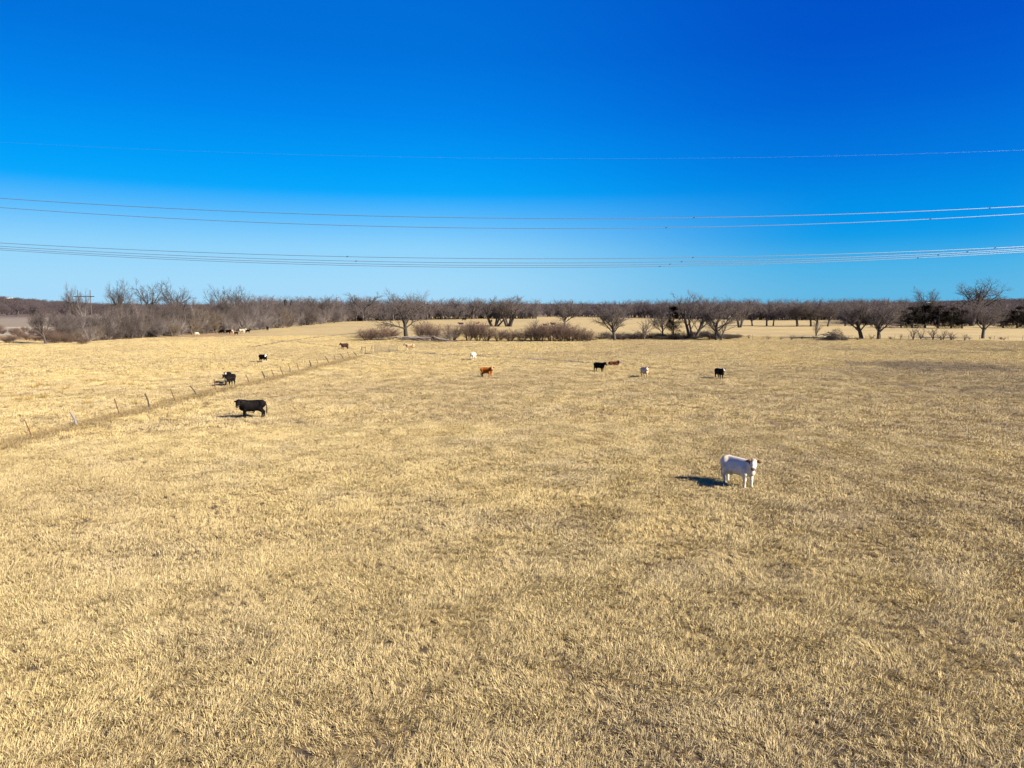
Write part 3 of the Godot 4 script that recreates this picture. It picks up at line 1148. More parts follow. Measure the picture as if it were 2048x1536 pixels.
func build_trees() -> void:
	# trees that stand clear along the hedgerow and pasture
	planted("lean", 0, 812, 676, 590, 120, "dark leaning bare tree with fallen limbs at the fence corner")
	planted("vase", 0, 990, 653, 599, 84, "bare tree on the left of the twin pasture trees")
	planted("vase", 1, 1016, 653, 596, 100, "wide bare tree on the right of the twin pasture trees")
	planted("spread", 2, 1128, 660, 605, 66, "bare tree rising behind the largest bramble clump")
	planted("spread", 3, 1230, 681, 612, 76, "bare low spreading tree alone right of the bramble hedge")
	planted("sapling", 0, 1288, 680, 640, 36, "small bare tree beside the low spreading tree")
	planted("spread", 1, 1325, 676, 622, 50, "thin bare tree at left side of the dense clump")
	planted("vase", 0, 1386, 678, 592, 96, "tall bare tree with several stems in the dense clump")
	planted("spread", 0, 1433, 681, 602, 100, "bare tree with dark straight trunk, right end of the dense clump")
	planted("sapling", 1, 1443, 681, 640, 60, "low bare tree leaning right under the straight trunked tree")
	planted("spread", 2, 1724, 678, 606, 108, "wide bare tree beside the dark brush pile")
	planted("spread", 3, 1758, 679, 610, 84, "bare tree immediately right of the tree by the brush pile")
	planted("spread", 1, 1966, 677, 606, 86, "bare tree with short trunk standing below the tall oak")
	planted("oak", 0, 1942, 652, 560, 98, "tallest bare oak with open crown against the sky")
	planted("oak", 1, 1848, 648, 577, 62, "second tall bare oak rising over dark evergreens")
	planted("oak", 2, 720, 642, 586, 80, "tall bare oak with pale trunk in front of the wood")
	planted("oak", 3, 795, 640, 588, 70, "tall bare tree behind the dark leaning tree")
	planted("oak", 1, 640, 645, 592, 66, "bare crown topping the wood left of the pale trunked oak")
	planted("oak", 0, 236, 668, 562, 58, "slim tall bare tree first from left above thicket")
	planted("oak", 2, 302, 667, 563, 70, "tall bare tree second from left above thicket")
	planted("oak", 3, 354, 665, 564, 66, "tall bare tree third from left above thicket")
	planted("oak", 1, 442, 660, 573, 58, "tall bare tree left of a close pair above thicket")
	planted("oak", 0, 470, 658, 574, 56, "tall bare tree right of a close pair above thicket")
	planted("lean", 0, 150, 672, 580, 60, "crooked bare tree with bowed top at thicket's left end")
	planted("spread", 2, 92, 687, 622, 60, "scrawny grey tree at the open left end of thicket")
	planted("vase", 1, 1480, 655, 606, 60, "bare many stemmed tree behind the right end of clump")
	# middle row of trees across the second field
	var row := [[1505, 652, 609, 50], [1533, 652, 608, 46], [1546, 652, 606, 44], [1595, 653, 605, 56], [1622, 653, 604, 66], [1634, 653, 606, 60], [1655, 653, 607, 50], [1690, 652, 604, 54]]
	for k in row.size():
		planted("spread", k, row[k][0], row[k][1], row[k][2], row[k][3], ORDINAL[k] + " tree from left in the middle row across the second field", "bare_tree", "tree", "middle row of pasture trees")
	# left thicket: grey leafless shrubs shoulder to shoulder
	for r in 4:
		for k in 27:
			var t := (k + rng.randf_range(0.1, 0.9)) / 27.0
			var px := lerpf(120, 700, t)
			var q := Vector3.ZERO
			for s in range(1, edge_line.size()):
				var a := edge_line[s - 1]
				var b := edge_line[s]
				var fa := 1024.0 + a.x / -a.z * FOCAL
				var fb := 1024.0 + b.x / -b.z * FOCAL
				if px >= fa and px <= fb:
					q = a.lerp(b, (px - fa) / (fb - fa))
			if q == Vector3.ZERO:
				continue
			var away := Vector3(q.x, 0, q.z).normalized()
			q += away * (2.0 + r * 7.5 + rng.randf_range(-1.5, 2.5))
			var h: float = [5.0, 7.6, 9.6, 11.0][r] * rng.randf_range(0.72, 1.18)
			if px < 210:
				h *= 0.75
			if r >= 2 and rng.randf() < 0.55:
				bare_tree("spread" if rng.randf() < 0.7 else "vase", rng.randi() % 4, q, h * 1.0, h * rng.randf_range(0.9, 1.3), "grey bare tree crowded in the dense thicket edging the left field", "thicket_tree", "tree", "bare trees crowded in the left thicket")
				continue
			bare_tree("shrub", rng.randi() % 7, q, h, h * rng.randf_range(0.95, 1.5), "grey leafless shrub in the dense thicket edging the left field", "thicket_shrub", "shrub", "leafless shrubs of the left thicket")
	# low scrub at the open left end
	for k in 34:
		var p := gp(lerpf(-80, 170, (k + rng.randf()) / 34.0), lerpf(690, 664, rng.randf()))
		bare_tree("bramble", k, p + Vector3(0, 0, -2), rng.randf_range(1.5, 3.4), rng.randf_range(3, 5), "low brown scrub at the open left end of the thicket", "scrub_bush", "shrub", "low scrub at the far left")
	# hedgerow of brambles between gate and first pasture tree
	var hedge := [[735, 681, 664, 44], [760, 681, 660, 40], [782, 680, 662, 36], [848, 680, 650, 44], [868, 682, 655, 40], [905, 682, 656, 42], [938, 682, 652, 40], [955, 682, 648, 36], [972, 682, 655, 40], [998, 683, 664, 36], [1020, 683, 665, 36], [1045, 683, 666, 34], [1068, 683, 658, 44], [1082, 683, 655, 50], [1105, 683, 652, 50], [1122, 683, 650, 44], [1140, 683, 655, 44], [1160, 683, 662, 40], [1176, 683, 668, 34]]
	for k in hedge.size():
		var h: Array = hedge[k]
		planted("bramble", int(h[0]), h[0], h[1], h[2] - 5.0, h[3] * 1.1, ORDINAL[k] + " reddish brown bramble from the left in the gate hedgerow", "bramble_bush", "shrub", "brambles of the hedgerow")
	planted("sapling", 0, 1072, 681, 640, 34, "thin bare sapling above the brambles")
	planted("shrub", 1, 890, 684, 664, 60, "grey twiggy tangle at the tip of the fallen trunk", "brush_tangle", "shrub")
	# undergrowth along the ditch, shade of the clump painted into its dark colour
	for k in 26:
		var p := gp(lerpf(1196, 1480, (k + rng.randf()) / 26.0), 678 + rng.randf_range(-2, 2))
		bare_tree("shaded_bramble", k, p, rng.randf_range(1.0, 2.4), rng.randf_range(4, 6), "low undergrowth along the ditch with tree shade painted into its colour", "ditch_bush", "shrub", "undergrowth along the ditch")
	for k in 22:
		var p := gp(lerpf(1490, 2090, (k + rng.randf()) / 22.0), 680 + rng.randf_range(-2, 1))
		bare_tree("sapling", k, p, rng.randf_range(0.8, 1.8), rng.randf_range(1.5, 3), "thin weedy scrub along the right hand field fence", "weed_scrub", "shrub", "scrub along the right fence")
	var loose := [[1826, 680, 656, 20], [1842, 680, 657, 24], [1866, 680, 657, 24], [1886, 680, 660, 22], [1902, 681, 664, 20], [1928, 682, 668, 18]]
	for k in loose.size():
		var q: Array = loose[k]
		planted("sapling", k, q[0], q[1], q[2], q[3], ORDINAL[k] + " loose bare bush from left between the two right hand trees", "loose_bush", "shrub", "loose bushes between the right trees")
	planted("sapling", 0, 1632, 672, 645, 26, "lone sapling left of the dark brush pile")
	# dark evergreens on the right
	var dark := [[1802, 655, 618, 40], [1824, 656, 611, 44], [1850, 656, 607, 50], [1876, 656, 608, 50], [1902, 657, 612, 50], [1924, 657, 618, 46], [2006, 656, 618, 44], [2034, 656, 610, 50], [2062, 657, 612, 50]]
	for k in dark.size():
		cedar(k, dark[k][0], dark[k][1], dark[k][2], dark[k][3], ORDINAL[k] + " dark evergreen from left in the mass below the tall oaks", "dark evergreens on the right")
	cedar(1, 1346, 679, 608, 44, "vine covered dark tree in the middle of the dense clump")
	cedar(2, 572, 648, 596, 14, "ivy clad stub left of a pair above the wood")
	cedar(0, 584, 648, 597, 12, "ivy clad stub right of a pair above the wood")
	# the fallen trunk with its limbs
	var f := thing("fallen_tree", "pale fallen trunk and limbs lying below the leaning tree", "log", gp(835, 685))
	var b := Buf.new()
	var s0 := gp(806, 684) - f.position
	var tip := gp(912, 687) - f.position
	b.tube(s0 + Vector3(0, 1.2, 0), s0.lerp(tip, 0.5) + Vector3(0, 1.3, 0), 0.42, 0.32, 8, Color(0.2, 0.175, 0.155), true)
	b.tube(s0.lerp(tip, 0.5) + Vector3(0, 1.3, 0), tip + Vector3(0, 0.6, 0), 0.32, 0.12, 8, Color(0.2, 0.175, 0.155), true)
	part("trunk", b.mesh(), bark_mat, f)
	for k in 20:
		var c := Buf.new()
		var p := s0.lerp(tip, rng.randf_range(-0.05, 0.75)) + Vector3(0, 1.0, 0)
		var e := p + Vector3(rng.randf_range(-9.0, 6.0), rng.randf_range(-0.9, 1.0), rng.randf_range(-2.0, 2.5))
		e.y = maxf(e.y, 0.1)
		var mid := p.lerp(e, 0.5) + Vector3(0, 0.35, 0)
		var tone := Color(0.19, 0.163, 0.145) * rng.randf_range(0.15, 1.2)
		c.tube(p, mid, 0.17, 0.12, 6, tone)
		c.tube(mid, e, 0.12, 0.04, 6, tone)
		part("limb", c.mesh(), bark_mat, f)
	# brush pile: stacked dark limbs under twigs
	var pile := thing("brush_pile", "dark heaped brush pile by the right hand field fence", "brush pile", gp(1668, 681))
	var g := RandomNumberGenerator.new()
	g.seed = 77
	for k in 26:
		var c := Buf.new()
		var an := g.randf() * TAU
		var hgt := g.randf_range(0.2, 2.2)
		var mid := Vector3(g.randfn(0, 1.6) - 0.4, hgt, g.randfn(0, 0.9))
		var d := Vector3(cos(an), g.randf_range(-0.35, 0.35), sin(an)) * g.randf_range(1.4, 3.2)
		var lo := mid - d
		var up := mid + d
		lo.y = maxf(lo.y, 0.08)
		up.y = maxf(up.y, 0.08)
		c.tube(lo, up, g.randf_range(0.06, 0.16), 0.04, 5, Color(0.10, 0.084, 0.073) * g.randf_range(0.4, 1.5), true)
		part("limb", c.mesh(), bark_mat, pile)
	var tw := Buf.new()
	for k in 4200:
		var an := g.randf() * TAU
		var rr := sqrt(g.randf())
		var p := Vector3(cos(an) * rr * 4.6 - 0.6, 0, sin(an) * rr * 2.4)
		p.y = g.randf() * maxf(0.3, 4.1 * exp(-(p.x - 0.9) * (p.x - 0.9) / 5.5)) * sqrt(maxf(0.02, 1.0 - rr * rr))
		var d := Vector3(g.randf_range(-1, 1), g.randf_range(-0.4, 0.6), g.randf_range(-1, 1)).normalized()
		tw.spike(p, p + d * g.randf_range(0.4, 1.0), 0.018, Color(0.045, 0.036, 0.031) * g.randf_range(0.6, 1.5))
	part("twigs", tw.mesh(), bark_mat, pile)

func build_woods() -> void:
	var g := RandomNumberGenerator.new()
	g.seed = 5150
	var m := [far_tree(81), far_tree(82), far_tree(83)]
	# belt closing the left and middle fields, about 450 to 560 m off
	var s := [PackedVector3Array(), PackedVector3Array(), PackedVector3Array()]
	for k in 620:
		var px := lerpf(480, 1075, g.randf())
		var foot := lerpf(646, 638, clampf((px - 560.0) / 400.0, 0, 1))
		var q := gp(px, foot)
		q += Vector3(q.x, 0, q.z).normalized() * g.randf() * 60.0
		s[k % 3].push_back(q)
	for k in 3:
		woods("bare_wood", ["grey brown leafless wood closing the middle field", "leafless wood behind the twin pasture trees", "leafless wood edging the far side of the left field"][k], s[k], 6.5, 16.0, m[k], Color(1.1, 1.1, 1.14), 300 + k, 1.0, 1.0)
	# belt behind the second field, right of centre
	s = [PackedVector3Array(), PackedVector3Array(), PackedVector3Array()]
	for k in 700:
		var px := lerpf(1085, 1800, g.randf())
		var q := gp(px, lerpf(634, 641, clampf((px - 1150.0) / 400.0, 0, 1)))
		q += Vector3(q.x, 0, q.z).normalized() * g.randf() * 90.0
		s[k % 3].push_back(q)
	for k in 3:
		woods("far_belt", ["purple brown far belt of bare trees beyond the second field", "far belt of bare trees right of the field gap", "far belt of bare trees behind the middle row"][k], s[k], 6.5, 15.5, m[k], Color(0.92, 0.9, 1.0), 310 + k, 1.0, 1.0)
	# right hand wood beyond the evergreens
	var rp := PackedVector3Array()
	for k in 420:
		var px := lerpf(1690, 2160, g.randf())
		var q := gp(px, lerpf(646, 652, g.randf()))
		q += Vector3(q.x, 0, q.z).normalized() * g.randf() * 80.0
		rp.push_back(q)
	woods("right_wood", "dense leafless wood behind the dark evergreens", rp, 7.0, 13.5, m[1], Color(0.8, 0.76, 0.82), 320, 1.0, 1.0)
	# left: dark belt beyond the pale field, and the wood behind the thicket
	var lp := PackedVector3Array()
	for k in 420:
		var px := lerpf(-140, 520, g.randf())
		var q := gp(px, 625)
		q += Vector3(q.x, 0, q.z).normalized() * g.randf() * 120.0
		q.y = land(q.x, q.z)
		lp.push_back(q)
	woods("left_belt", "dark belt of bare trees beyond the pale left field", lp, 7.0, 13.5, m[2], Color(0.72, 0.68, 0.7), 321, 1.0, 1.0)
	# wooded rises to the horizon
	for band in 3:
		var hp := PackedVector3Array()
		var n: int = [2300, 2600, 2600][band]
		for k in n:
			var d := lerpf([780.0, 1300.0, 2000.0][band], [1300.0, 2000.0, 3000.0][band], g.randf())
			var an := g.randf_range(-0.72, 0.72)
			var x := sin(an) * d
			var z := -cos(an) * d
			hp.push_back(Vector3(x, land(x, z), z))
		woods("horizon_woods", ["nearer wooded rise below the skyline", "wooded rise along the skyline", "farthest wooded rise on the skyline"][band], hp, 6.0, 12.0, m[band], Color(0.75, 0.7, 0.78), 330 + band, 1.0, 0.6)

func build_fences() -> void:
	var rust := vmat(0.85)
	var f := thing("wire_fence", "leaning post and barbed wire fence running back through the left pasture", "fence", Vector3.ZERO)
	# foot x, foot y, top x, top y, radius, kind (0 rusty steel, 1 grey wood)
	var posts := [[-35, 905, -52, 866, 0.035, 0], [65.2, 876.4, 49.2, 839.5, 0.04, 0], [155.9, 853.8, 140, 823.5, 0.085, 1], [240, 831.7, 228.7, 797.4, 0.045, 0], [300.5, 819, 289.8, 787.2, 0.07, 2], [351.3, 803.5, 340.4, 776.9, 0.035, 0], [395.8, 793.0, 380.4, 771.8, 0.06, 2], [431.3, 783.5, 428.2, 758, 0.045, 0], [500, 768.2, 491.4, 748.7, 0.04, 0], [530.7, 760.6, 523.6, 742.6, 0.08, 2], [549.2, 755.9, 542.6, 739, 0.04, 0], [566.6, 750.3, 560, 734.3, 0.045, 0], [581, 745, 577.5, 730.9, 0.05, 2], [597.4, 740.4, 593.3, 725.5, 0.04, 0], [623, 735.8, 618.5, 721, 0.085, 2], [637.4, 731.2, 632.9, 717.5, 0.04, 0], [658.9, 726.8, 649.7, 712.8, 0.07, 2], [671.2, 722, 667.7, 709.7, 0.04, 0], [687.6, 719, 680.5, 707.7, 0.06, 2], [700, 715.9, 694.4, 702.6, 0.04, 0], [715.3, 713.5, 706.5, 703.6, 0.07, 2]]
	var feet := []
	for p in posts:
		var foot := gp(p[0], p[1])
		var top := atd(p[2], p[3], -foot.z)
		feet.append([foot, top])
		var b := Buf.new()
		var tint: Color = [Color(0.10, 0.04, 0.022), Color(0.16, 0.155, 0.165), Color(0.045, 0.038, 0.035)][p[5]]
		if p[5] == 0:
			b.tube(foot - (top - foot) * 0.1, top, p[4] * 1.25, p[4] * 1.2, 4, tint, true)
		else:
			var last := foot - (top - foot) * 0.1
			for k in 4:
				var q := foot.lerp(top, (k + 1) / 4.0) + Vector3(0.07 * sin(k * 1.3), 0, 0.03 * cos(k * 2.0)) * (1.0 if k < 3 else 0.0)
				b.tube(last, q, p[4] * (1.25 - 0.07 * k), p[4] * (1.18 - 0.07 * k), 7, tint, true)
				last = q
		var o := part("post", b.mesh(), rust, f)
		o.set_meta("label", ["rusty steel post leaning left", "weathered grey wooden post leaning left", "dark wooden post leaning left"][p[5]])
	for s in 4:
		var b := Buf.new()
		for k in feet.size() - 1:
			var t := 0.28 + 0.21 * s
			var a: Vector3 = feet[k][0].lerp(feet[k][1], t)
			var c: Vector3 = feet[k + 1][0].lerp(feet[k + 1][1], t)
			var mid := (a + c) * 0.5 - Vector3(0, 0.05, 0)
			b.tube(a, mid, 0.004, 0.004, 3, Color(0.16, 0.12, 0.10))
			b.tube(mid, c, 0.004, 0.004, 3, Color(0.16, 0.12, 0.10))
		part("wire", b.mesh(), rust, f)
	# the fence along the hedgerow on the right
	var h := thing("field_fence", "low wire fence with thin posts below the right hand trees", "fence", Vector3.ZERO)
	var line := []
	for k in 34:
		var q := gp(lerpf(1192, 2130, k / 33.0), 679.5)
		var top := q + Vector3(rng.randf_range(-0.12, 0.12), rng.randf_range(1.1, 1.5), 0)
		line.append([q, top])
		var b := Buf.new()
		b.tube(q - Vector3(0, 0.1, 0), top, 0.06, 0.05, 5, Color(0.12, 0.1, 0.09), true)
		part("post", b.mesh(), rust, h)
	for s in 3:
		var b := Buf.new()
		for k in line.size() - 1:
			b.tube(line[k][0].lerp(line[k][1], 0.4 + 0.27 * s), line[k + 1][0].lerp(line[k + 1][1], 0.4 + 0.27 * s), 0.006, 0.006, 3, Color(0.14, 0.12, 0.11))
		part("wire", b.mesh(), rust, h)
	# gate and its braces
	var steel := mat(lin(0.06, 0.072, 0.085), 0.6, 0.2)
	var g0 := gp(750, 705)
	var gate := thing("tube_gate", "grey steel tube gate standing at the fence corner", "gate", g0)
	var w := gp(795, 704.5) - g0
	for k in 5:
		var b := Buf.new()
		var y := 0.3 + 0.27 * k
		b.tube(Vector3(0, y, 0), w + Vector3(0, y, 0), 0.035, 0.035, 6, Color.WHITE)
		part("rail", b.mesh(), steel, gate)
	for t in [0.0, 0.27, 0.62, 1.0]:
		var b := Buf.new()
		b.tube(w * t + Vector3(0, 0.05, 0), w * t + Vector3(0, 1.48, 0), 0.03, 0.03, 6, Color.WHITE)
		part("upright", b.mesh(), steel, gate)
	for s in [[724, 707, 731, 707.5, "grey steel brace frame left of the pale trough"], [744, 705, 750, 704, "grey steel brace frame between pale trough and tube gate"]]:
		var a := gp(s[0], s[1])
		var e := gp(s[2], s[3]) - a
		var br := thing("fence_brace", s[4], "fence brace", a)
		for q in [Vector3.ZERO, e]:
			var b := Buf.new()
			b.tube(q - Vector3(0, 0.1, 0), q + Vector3(0, 1.5, 0), 0.06, 0.06, 8, Color.WHITE, true)
			part("post", b.mesh(), steel, br)
		var r := Buf.new()
		r.tube(Vector3(0, 1.35, 0), e + Vector3(0, 1.35, 0), 0.045, 0.045, 8, Color.WHITE)
		part("rail", r.mesh(), steel, br)
		var d := Buf.new()
		d.tube(Vector3(-0.5, 0.0, 0.1), Vector3(0, 1.3, 0), 0.04, 0.04, 8, Color.WHITE)
		part("strut", d.mesh(), steel, br)
	var t0 := gp(738, 707.5)
	var tr := thing("water_trough", "low pale trough on the ground between the two brace frames", "trough", t0)
	var pale := mat(lin(0.62, 0.66, 0.7), 0.6)
	var b1 := Buf.new()
	b1.box(Vector3(-0.75, 0, -0.35), Vector3(0.75, 0.06, 0.35), Color.WHITE)
	part("floor", b1.mesh(), pale, tr)
	for q in [[Vector3(-0.75, 0.062, -0.35), Vector3(-0.69, 0.16, 0.35)], [Vector3(0.69, 0.062, -0.35), Vector3(0.75, 0.16, 0.35)], [Vector3(-0.688, 0.062, -0.35), Vector3(0.688, 0.16, -0.29)], [Vector3(-0.688, 0.062, 0.29), Vector3(0.688, 0.16, 0.35)]]:
		var b2 := Buf.new()
		b2.box(q[0], q[1], Color.WHITE)
		part("side", b2.mesh(), pale, tr)

func build_wires() -> void:
	var alu := mat(lin(0.33, 0.335, 0.34), 0.44, 0.9)
	var list := [
		[[0, 396.5], [1100, 437], [2048, 412.5], 62.0, 0.022, "upper wire of the high pair of power lines", [1381, 1960]],
		[[0, 415], [1100, 457], [2048, 427.5], 64.0, 0.021, "lower wire of the high pair of power lines", [1327, 1845]],
		[[0, 486], [1100, 517.5], [2048, 493], 66.0, 0.022, "topmost wire of the four low power lines", [699, 1381, 1976]],
		[[0, 492.4], [1100, 526], [2048, 497.5], 68.0, 0.021, "second wire from top of the four low power lines", [716, 1359, 1922]],
		[[0, 496.5], [1100, 531], [2048, 500.5], 70.0, 0.021, "third wire from top of the four low power lines", [1336, 1865]],
		[[0, 499.7], [1100, 535], [2048, 504], 72.0, 0.021, "lowest wire of the four low power lines", [1316, 1825]],
		[[0, 284], [1100, 317], [2048, 300], 64.0, 0.003, "thin single wire high above the other power lines", []],
	]
	for w in list:
		var a := atd(w[0][0], w[0][1], w[3])
		var b := atd(w[1][0], w[1][1], w[3])
		var c := atd(w[2][0], w[2][1], w[3])
		# the hanging curve through three points
		var k: float = ((c.y - a.y) / (c.x - a.x) - (b.y - a.y) / (b.x - a.x)) / (c.x - b.x)
		var buf := Buf.new()
		var last := Vector3.ZERO
		for s in 121:
			var x := lerpf(-150.0, 150.0, s / 120.0)
			var y := a.y + (b.y - a.y) / (b.x - a.x) * (x - a.x) + k * (x - a.x) * (x - b.x)
			var p := Vector3(x, y, -w[3])
			if s > 0:
				buf.tube(last, p, w[4], w[4], 6, Color.WHITE)
			last = p
		var t := thing("power_line", w[5], "power line", Vector3.ZERO, "power lines crossing the sky")
		part("conductor", buf.mesh(), alu, t)
		for px in w[6]:
			var x: float = (px - 1024.0) / FOCAL * w[3] * 1.0
			var y := a.y + (b.y - a.y) / (b.x - a.x) * (x - a.x) + k * (x - a.x) * (x - b.x)
			var d := Buf.new()
			d.tube(Vector3(x - 0.07, y - 0.03, -w[3]), Vector3(x + 0.07, y + 0.05, -w[3]), 0.05, 0.035, 6, Color(0.05, 0.05, 0.05), true)
			part("spacer", d.mesh(), bark_mat, t)

func build_cattle() -> void:
	pose("turned", Vector3(0.9, 1.34, 0.17), Vector3(1.13, 1.06, 0.47), [0.06, -0.04, -0.05, 0.08])
	pose("straight", Vector3(1.0, 1.34, 0.03), Vector3(1.36, 1.04, 0.06), [-0.04, 0.05, 0.06, -0.06])
	pose("bull", Vector3(0.86, 1.28, 0.22), Vector3(0.98, 0.93, 0.48), [0.05, -0.05, -0.08, 0.08], false, true)
	pose("grazing", Vector3(1.08, 0.62, 0.02), Vector3(1.22, 0.18, 0.04), [0.1, -0.06, 0.06, -0.08])
	pose("lying", Vector3(0.92, 0.86, 0.12), Vector3(1.2, 0.62, 0.3), [], true)
	var black := Color(0.005, 0.0042, 0.005)
	var dark := Color(0.012, 0.008, 0.0075)
	var white := Color(0.56, 0.54, 0.51)
	var cream := Color(0.44, 0.35, 0.23)
	var red := Color(0.36, 0.11, 0.018)
	var snow := {"base": Color(0.55, 0.51, 0.435), "second": Color(0.40, 0.355, 0.29), "mottle": 1.3, "bias": 0.0, "ears": Color(0.09, 0.04, 0.02), "cap": Color(0.45, 0.33, 0.27), "muzzle": Color(0.2, 0.14, 0.12), "switch": Color(0.6, 0.58, 0.55), "seed": 3.0}
	cow(1478, 973, 58, "turned", false, snow, 1.22, "large white cow with brown ears standing alone in the near pasture")
	cow(504, 837, 160, "bull", true, {"base": black, "second": Color(0.014, 0.0135, 0.014), "bias": -0.1, "mottle": 1.6, "chin": white, "patch": black, "ears": dark}, 1.24, "black bull with white chin standing sideways near the leaning fence", "", "bull")
	cow(460, 772, 97, "straight", false, {"base": black, "second": dark, "chest": Color(0.62, 0.6, 0.6), "blaze": black, "chin": white, "seed": 1.0}, 1.03, "black cow with white chest streak, front of two close together")
	cow(456, 767, 75, "straight", false, {"base": black, "second": dark, "blaze": white, "seed": 2.0}, 1.02, "black cow half hidden behind another beyond the fence")
	cow(527, 725, 35, "turned", false, {"base": dark, "second": black, "face": white, "legs": Color(0.5, 0.45, 0.42), "muzzle": Color(0.6, 0.5, 0.45), "seed": 4.0}, 1.0, "dark cow with white face beyond the leaning fence")
	cow(689, 699, 130, "straight", false, {"base": Color(0.035, 0.018, 0.018), "second": black, "blaze": Color(0.3, 0.22, 0.2), "seed": 5.0}, 1.0, "dark brown cow facing the camera left of the gate")
	cow(820, 700, 170, "straight", true, {"base": Color(0.36, 0.27, 0.16), "second": Color(0.22, 0.15, 0.08), "mottle": 2.0, "bias": 0.35, "legs": Color(0.6, 0.55, 0.45), "seed": 6.0}, 1.02, "tan and cream cow standing side on right of the tube gate")
	cow(947, 720, 285, "grazing", false, snow, 1.0, "white cow seen from behind with its head down")
	cow(974, 755, 32, "turned", false, {"base": red, "second": Color(0.2, 0.05, 0.012), "face": Color(0.42, 0.2, 0.1), "ears": Color(0.05, 0.02, 0.01), "seed": 7.0}, 1.0, "orange brown cow with head turned in the middle of pasture")
	cow(1199, 744, 48, "straight", false, {"base": black, "second": dark, "seed": 8.0}, 1.02, "black cow walking right beside the resting cow")
	cow(1228, 731, 12, "lying", false, {"base": Color(0.09, 0.025, 0.014), "second": dark, "face": Color(0.4, 0.3, 0.24), "seed": 9.0}, 0.9, "reddish brown cow lying down on the cattle path")
	cow(1289, 755, 84, "straight", false, {"base": Color(0.5, 0.39, 0.25), "second": Color(0.56, 0.47, 0.34), "face": Color(0.72, 0.66, 0.58), "ears": Color(0.05, 0.03, 0.025), "cap": Color(0.12, 0.08, 0.06), "legs": Color(0.12, 0.07, 0.05), "chest": Color(0.3, 0.13, 0.08), "seed": 10.0}, 1.02, "cream cow with dark ears facing the camera")
	cow(1439, 758, 80, "straight", false, {"base": black, "second": dark, "blaze": Color(0.5, 0.5, 0.52), "seed": 11.0}, 1.02, "black cow with white blaze facing camera, rightmost of the herd")
	# the group below the thicket
	cow(394, 671, 300, "grazing", false, {"base": cream, "second": white}, 0.75, "small pale calf alone against the thicket", "", "calf")
	cow(444, 668, 200, "grazing", false, {"base": black, "second": dark}, 1.1, "black cow grazing, leftmost of the group below the thicket")
	cow(457, 668.5, 20, "straight", false, {"base": black, "second": dark}, 1.1, "black cow second from left in the group below thicket")
	cow(465, 668.5, 70, "straight", false, {"base": red, "second": Color(0.4, 0.15, 0.05), "face": white}, 1.05, "orange brown cow in the group below the thicket")
	cow(472, 670, 120, "straight", false, {"base": dark, "second": black, "face": white}, 0.8, "dark calf with white face in the group below the thicket", "", "calf")
	cow(485, 667, 5, "straight", false, {"base": cream, "second": white}, 1.15, "cream cow standing side on in the group below the thicket")
	cow(496, 666, 10, "straight", false, {"base": black, "second": dark}, 0.9, "black cow rightmost of the group below the thicket")
	cow(535, 661, 80, "straight", false, {"base": black, "second": dark}, 1.1, "dark cow by itself right of the thicket group")
	# far field beyond the hedgerow
	cow(922, 652, 185, "straight", false, {"base": Color(0.12, 0.055, 0.03), "second": dark}, 1.2, "brown cow feeding at the hay ring in far field")
	cow(928, 641.5, 5, "grazing", false, {"base": black, "second": dark}, 1.3, "black cow at the foot of the far wood")
	cow(955, 647.5, 10, "lying", false, {"base": Color(0.2, 0.09, 0.04), "second": dark}, 1.1, "small brown cow resting in the far field")
	cow(983, 645, 80, "straight", false, {"base": black, "second": dark, "chest": white}, 1.2, "dark cow facing camera left of the twin pasture trees")
	cow(1106, 652, 200, "straight", false, {"base": black, "second": dark, "legs": white}, 1.25, "black cow with pale legs near the tree behind brambles")
	cow(1090, 651, 160, "lying", false, {"base": dark, "second": black}, 1.0, "dark cow resting between twin trees and bramble tree")
	cow(1010, 648, 90, "straight", false, {"base": white, "second": cream}, 1.2, "white faced cow between the trunks of the twin trees")

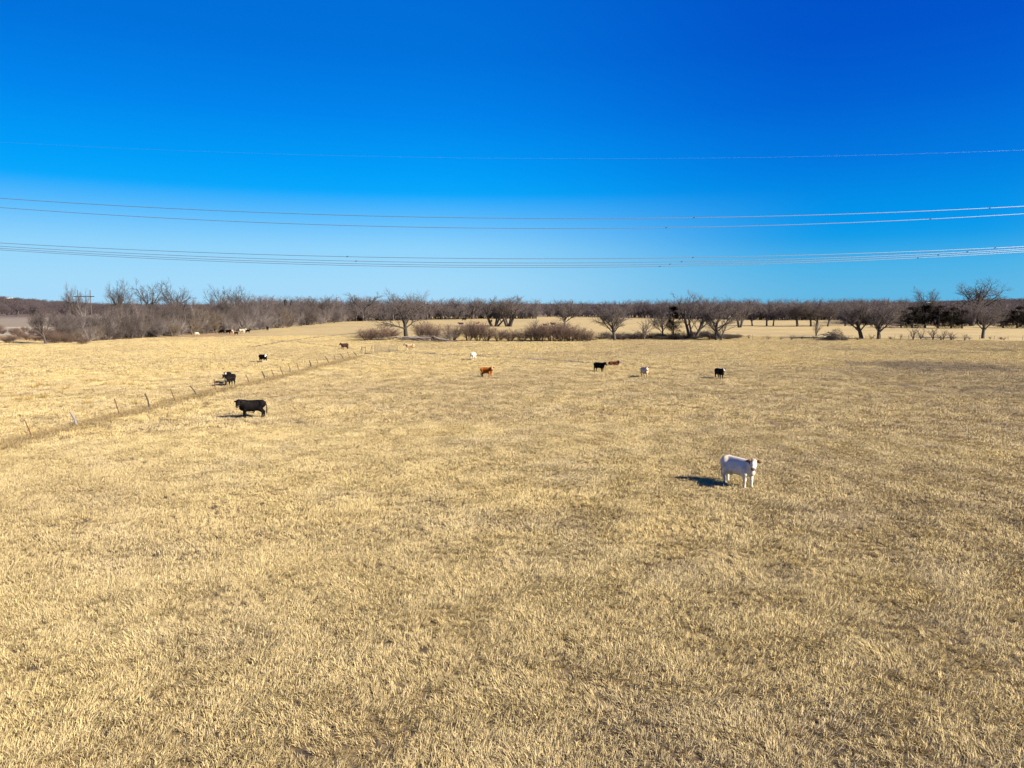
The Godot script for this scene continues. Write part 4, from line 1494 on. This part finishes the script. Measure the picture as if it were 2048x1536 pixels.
func build_far_things() -> void:
	# hay ring
	var p := gp(921, 654)
	var ring := thing("hay_ring", "round steel hay feeder in the far field", "hay feeder", p)
	var steel := mat(lin(0.3, 0.27, 0.25), 0.7, 0.3)
	for y in [0.15, 0.6, 1.2]:
		var b := Buf.new()
		for k in 16:
			b.tube(Vector3(cos(TAU * k / 16), 0, sin(TAU * k / 16)) * 1.6 + Vector3(0, y, 0), Vector3(cos(TAU * (k + 1) / 16), 0, sin(TAU * (k + 1) / 16)) * 1.6 + Vector3(0, y, 0), 0.04, 0.04, 5, Color.WHITE)
		part("hoop", b.mesh(), steel, ring)
	for k in 16:
		var b := Buf.new()
		var q := Vector3(cos(TAU * k / 16), 0, sin(TAU * k / 16)) * 1.6
		b.tube(q, q + Vector3(0, 1.2, 0), 0.03, 0.03, 5, Color.WHITE)
		part("upright", b.mesh(), steel, ring)
	# wooden H frames of another power line
	var pole := mat(lin(0.085, 0.065, 0.055), 0.9)
	for s in [[155, 180, 580, 420.0, "tall two pole power frame above the left thicket"], [521, 521, 596, 560.0, "single power pole with crossarm above the wood"], [530, 530, 600, 760.0, "smaller far power pole beside the taller one"]]:
		var a := atd(s[0], s[2], s[3])
		var c := atd(s[1], s[2], s[3])
		var t := thing("power_pole", s[4], "power pole", Vector3(a.x, 0, a.z))
		for q in ([0.0] if s[0] == s[1] else [0.0, c.x - a.x]):
			var b := Buf.new()
			b.tube(Vector3(q, -0.3, 0), Vector3(q, a.y, 0), 0.28, 0.2, 8, Color.WHITE, true)
			part("pole", b.mesh(), pole, t)
		var b2 := Buf.new()
		var mid := (c.x - a.x) * 0.5
		var half := mid + 2.5 if mid > 0.1 else 4.0
		var yy := a.y - (4.0 if mid > 0.1 else 5.0)
		b2.box(Vector3(mid - half, yy, 0.285), Vector3(mid + half, yy + 0.4, 0.5), Color.WHITE)
		part("crossarm", b2.mesh(), pole, t)
	# far buildings on the right hand rise and pale roofs along the woods
	var walls := [[1762, 617, 8, 4, 0, "small orange red barn among the far right trees"], [1780, 611, 24, 5, 1, "long grey shed on the far right rise"], [1800, 614, 26, 4, 2, "long tan building beside the grey shed"], [1485, 613, 10, 2.5, 3, "pale roofed house left of another in the far belt"], [1540, 612, 8, 3, 3, "pale roofed house in the far belt behind middle row"], [1858, 606, 8, 3, 3, "white house on the crest left of the tall oak"], [1838, 615, 12, 3, 2, "tan house low among trees left of the tall oak"], [18, 597, 14, 3, 3, "pale house on the far left crest"]]
	for w in walls:
		var d := 900.0 if w[0] > 1600 else 1100.0
		if w[0] < 100:
			d = 1800.0
		var a := atd(w[0], w[1], d)
		var ground_y := land(a.x, a.z)
		var wide: float = w[2] * d / FOCAL
		var tall: float = w[3] * d / FOCAL
		var lift := maxf(a.y, ground_y + tall)
		var t := thing("house", w[5], "building", Vector3(a.x, ground_y, a.z))
		var wc: Color = [lin(0.5, 0.12, 0.06), lin(0.34, 0.36, 0.38), lin(0.62, 0.5, 0.34), lin(0.7, 0.7, 0.7)][w[4]]
		var b := Buf.new()
		b.box(Vector3(-wide / 2, -1, -5), Vector3(wide / 2, lift - ground_y, 5), Color.WHITE)
		part("wall", b.mesh(), mat(wc, 0.8), t)
		var r := Buf.new()
		var e := lift - ground_y + 0.003
		var rise := tall * 0.5
		var c := Color.WHITE
		var n1 := Vector3(0, 5, rise).normalized()
		var n2 := Vector3(0, 5, -rise).normalized()
		var x0 := -wide / 2 - 0.5
		var x1 := wide / 2 + 0.5
		r.tri(Vector3(x0, e, 5.5), Vector3(x0, e + rise, 0), Vector3(x1, e + rise, 0), n1, c)
		r.tri(Vector3(x0, e, 5.5), Vector3(x1, e + rise, 0), Vector3(x1, e, 5.5), n1, c)
		r.tri(Vector3(x0, e, -5.5), Vector3(x1, e + rise, 0), Vector3(x0, e + rise, 0), n2, c)
		r.tri(Vector3(x0, e, -5.5), Vector3(x1, e, -5.5), Vector3(x1, e + rise, 0), n2, c)
		r.tri(Vector3(x0, e, 5.5), Vector3(x0, e, -5.5), Vector3(x0, e + rise, 0), Vector3(-1, 0, 0), c)
		r.tri(Vector3(x1, e, 5.5), Vector3(x1, e + rise, 0), Vector3(x1, e, -5.5), Vector3(1, 0, 0), c)
		part("roof", r.mesh(), mat([lin(0.3, 0.08, 0.05), lin(0.45, 0.47, 0.5), lin(0.5, 0.42, 0.3), lin(0.75, 0.75, 0.75)][w[4]], 0.6), t)
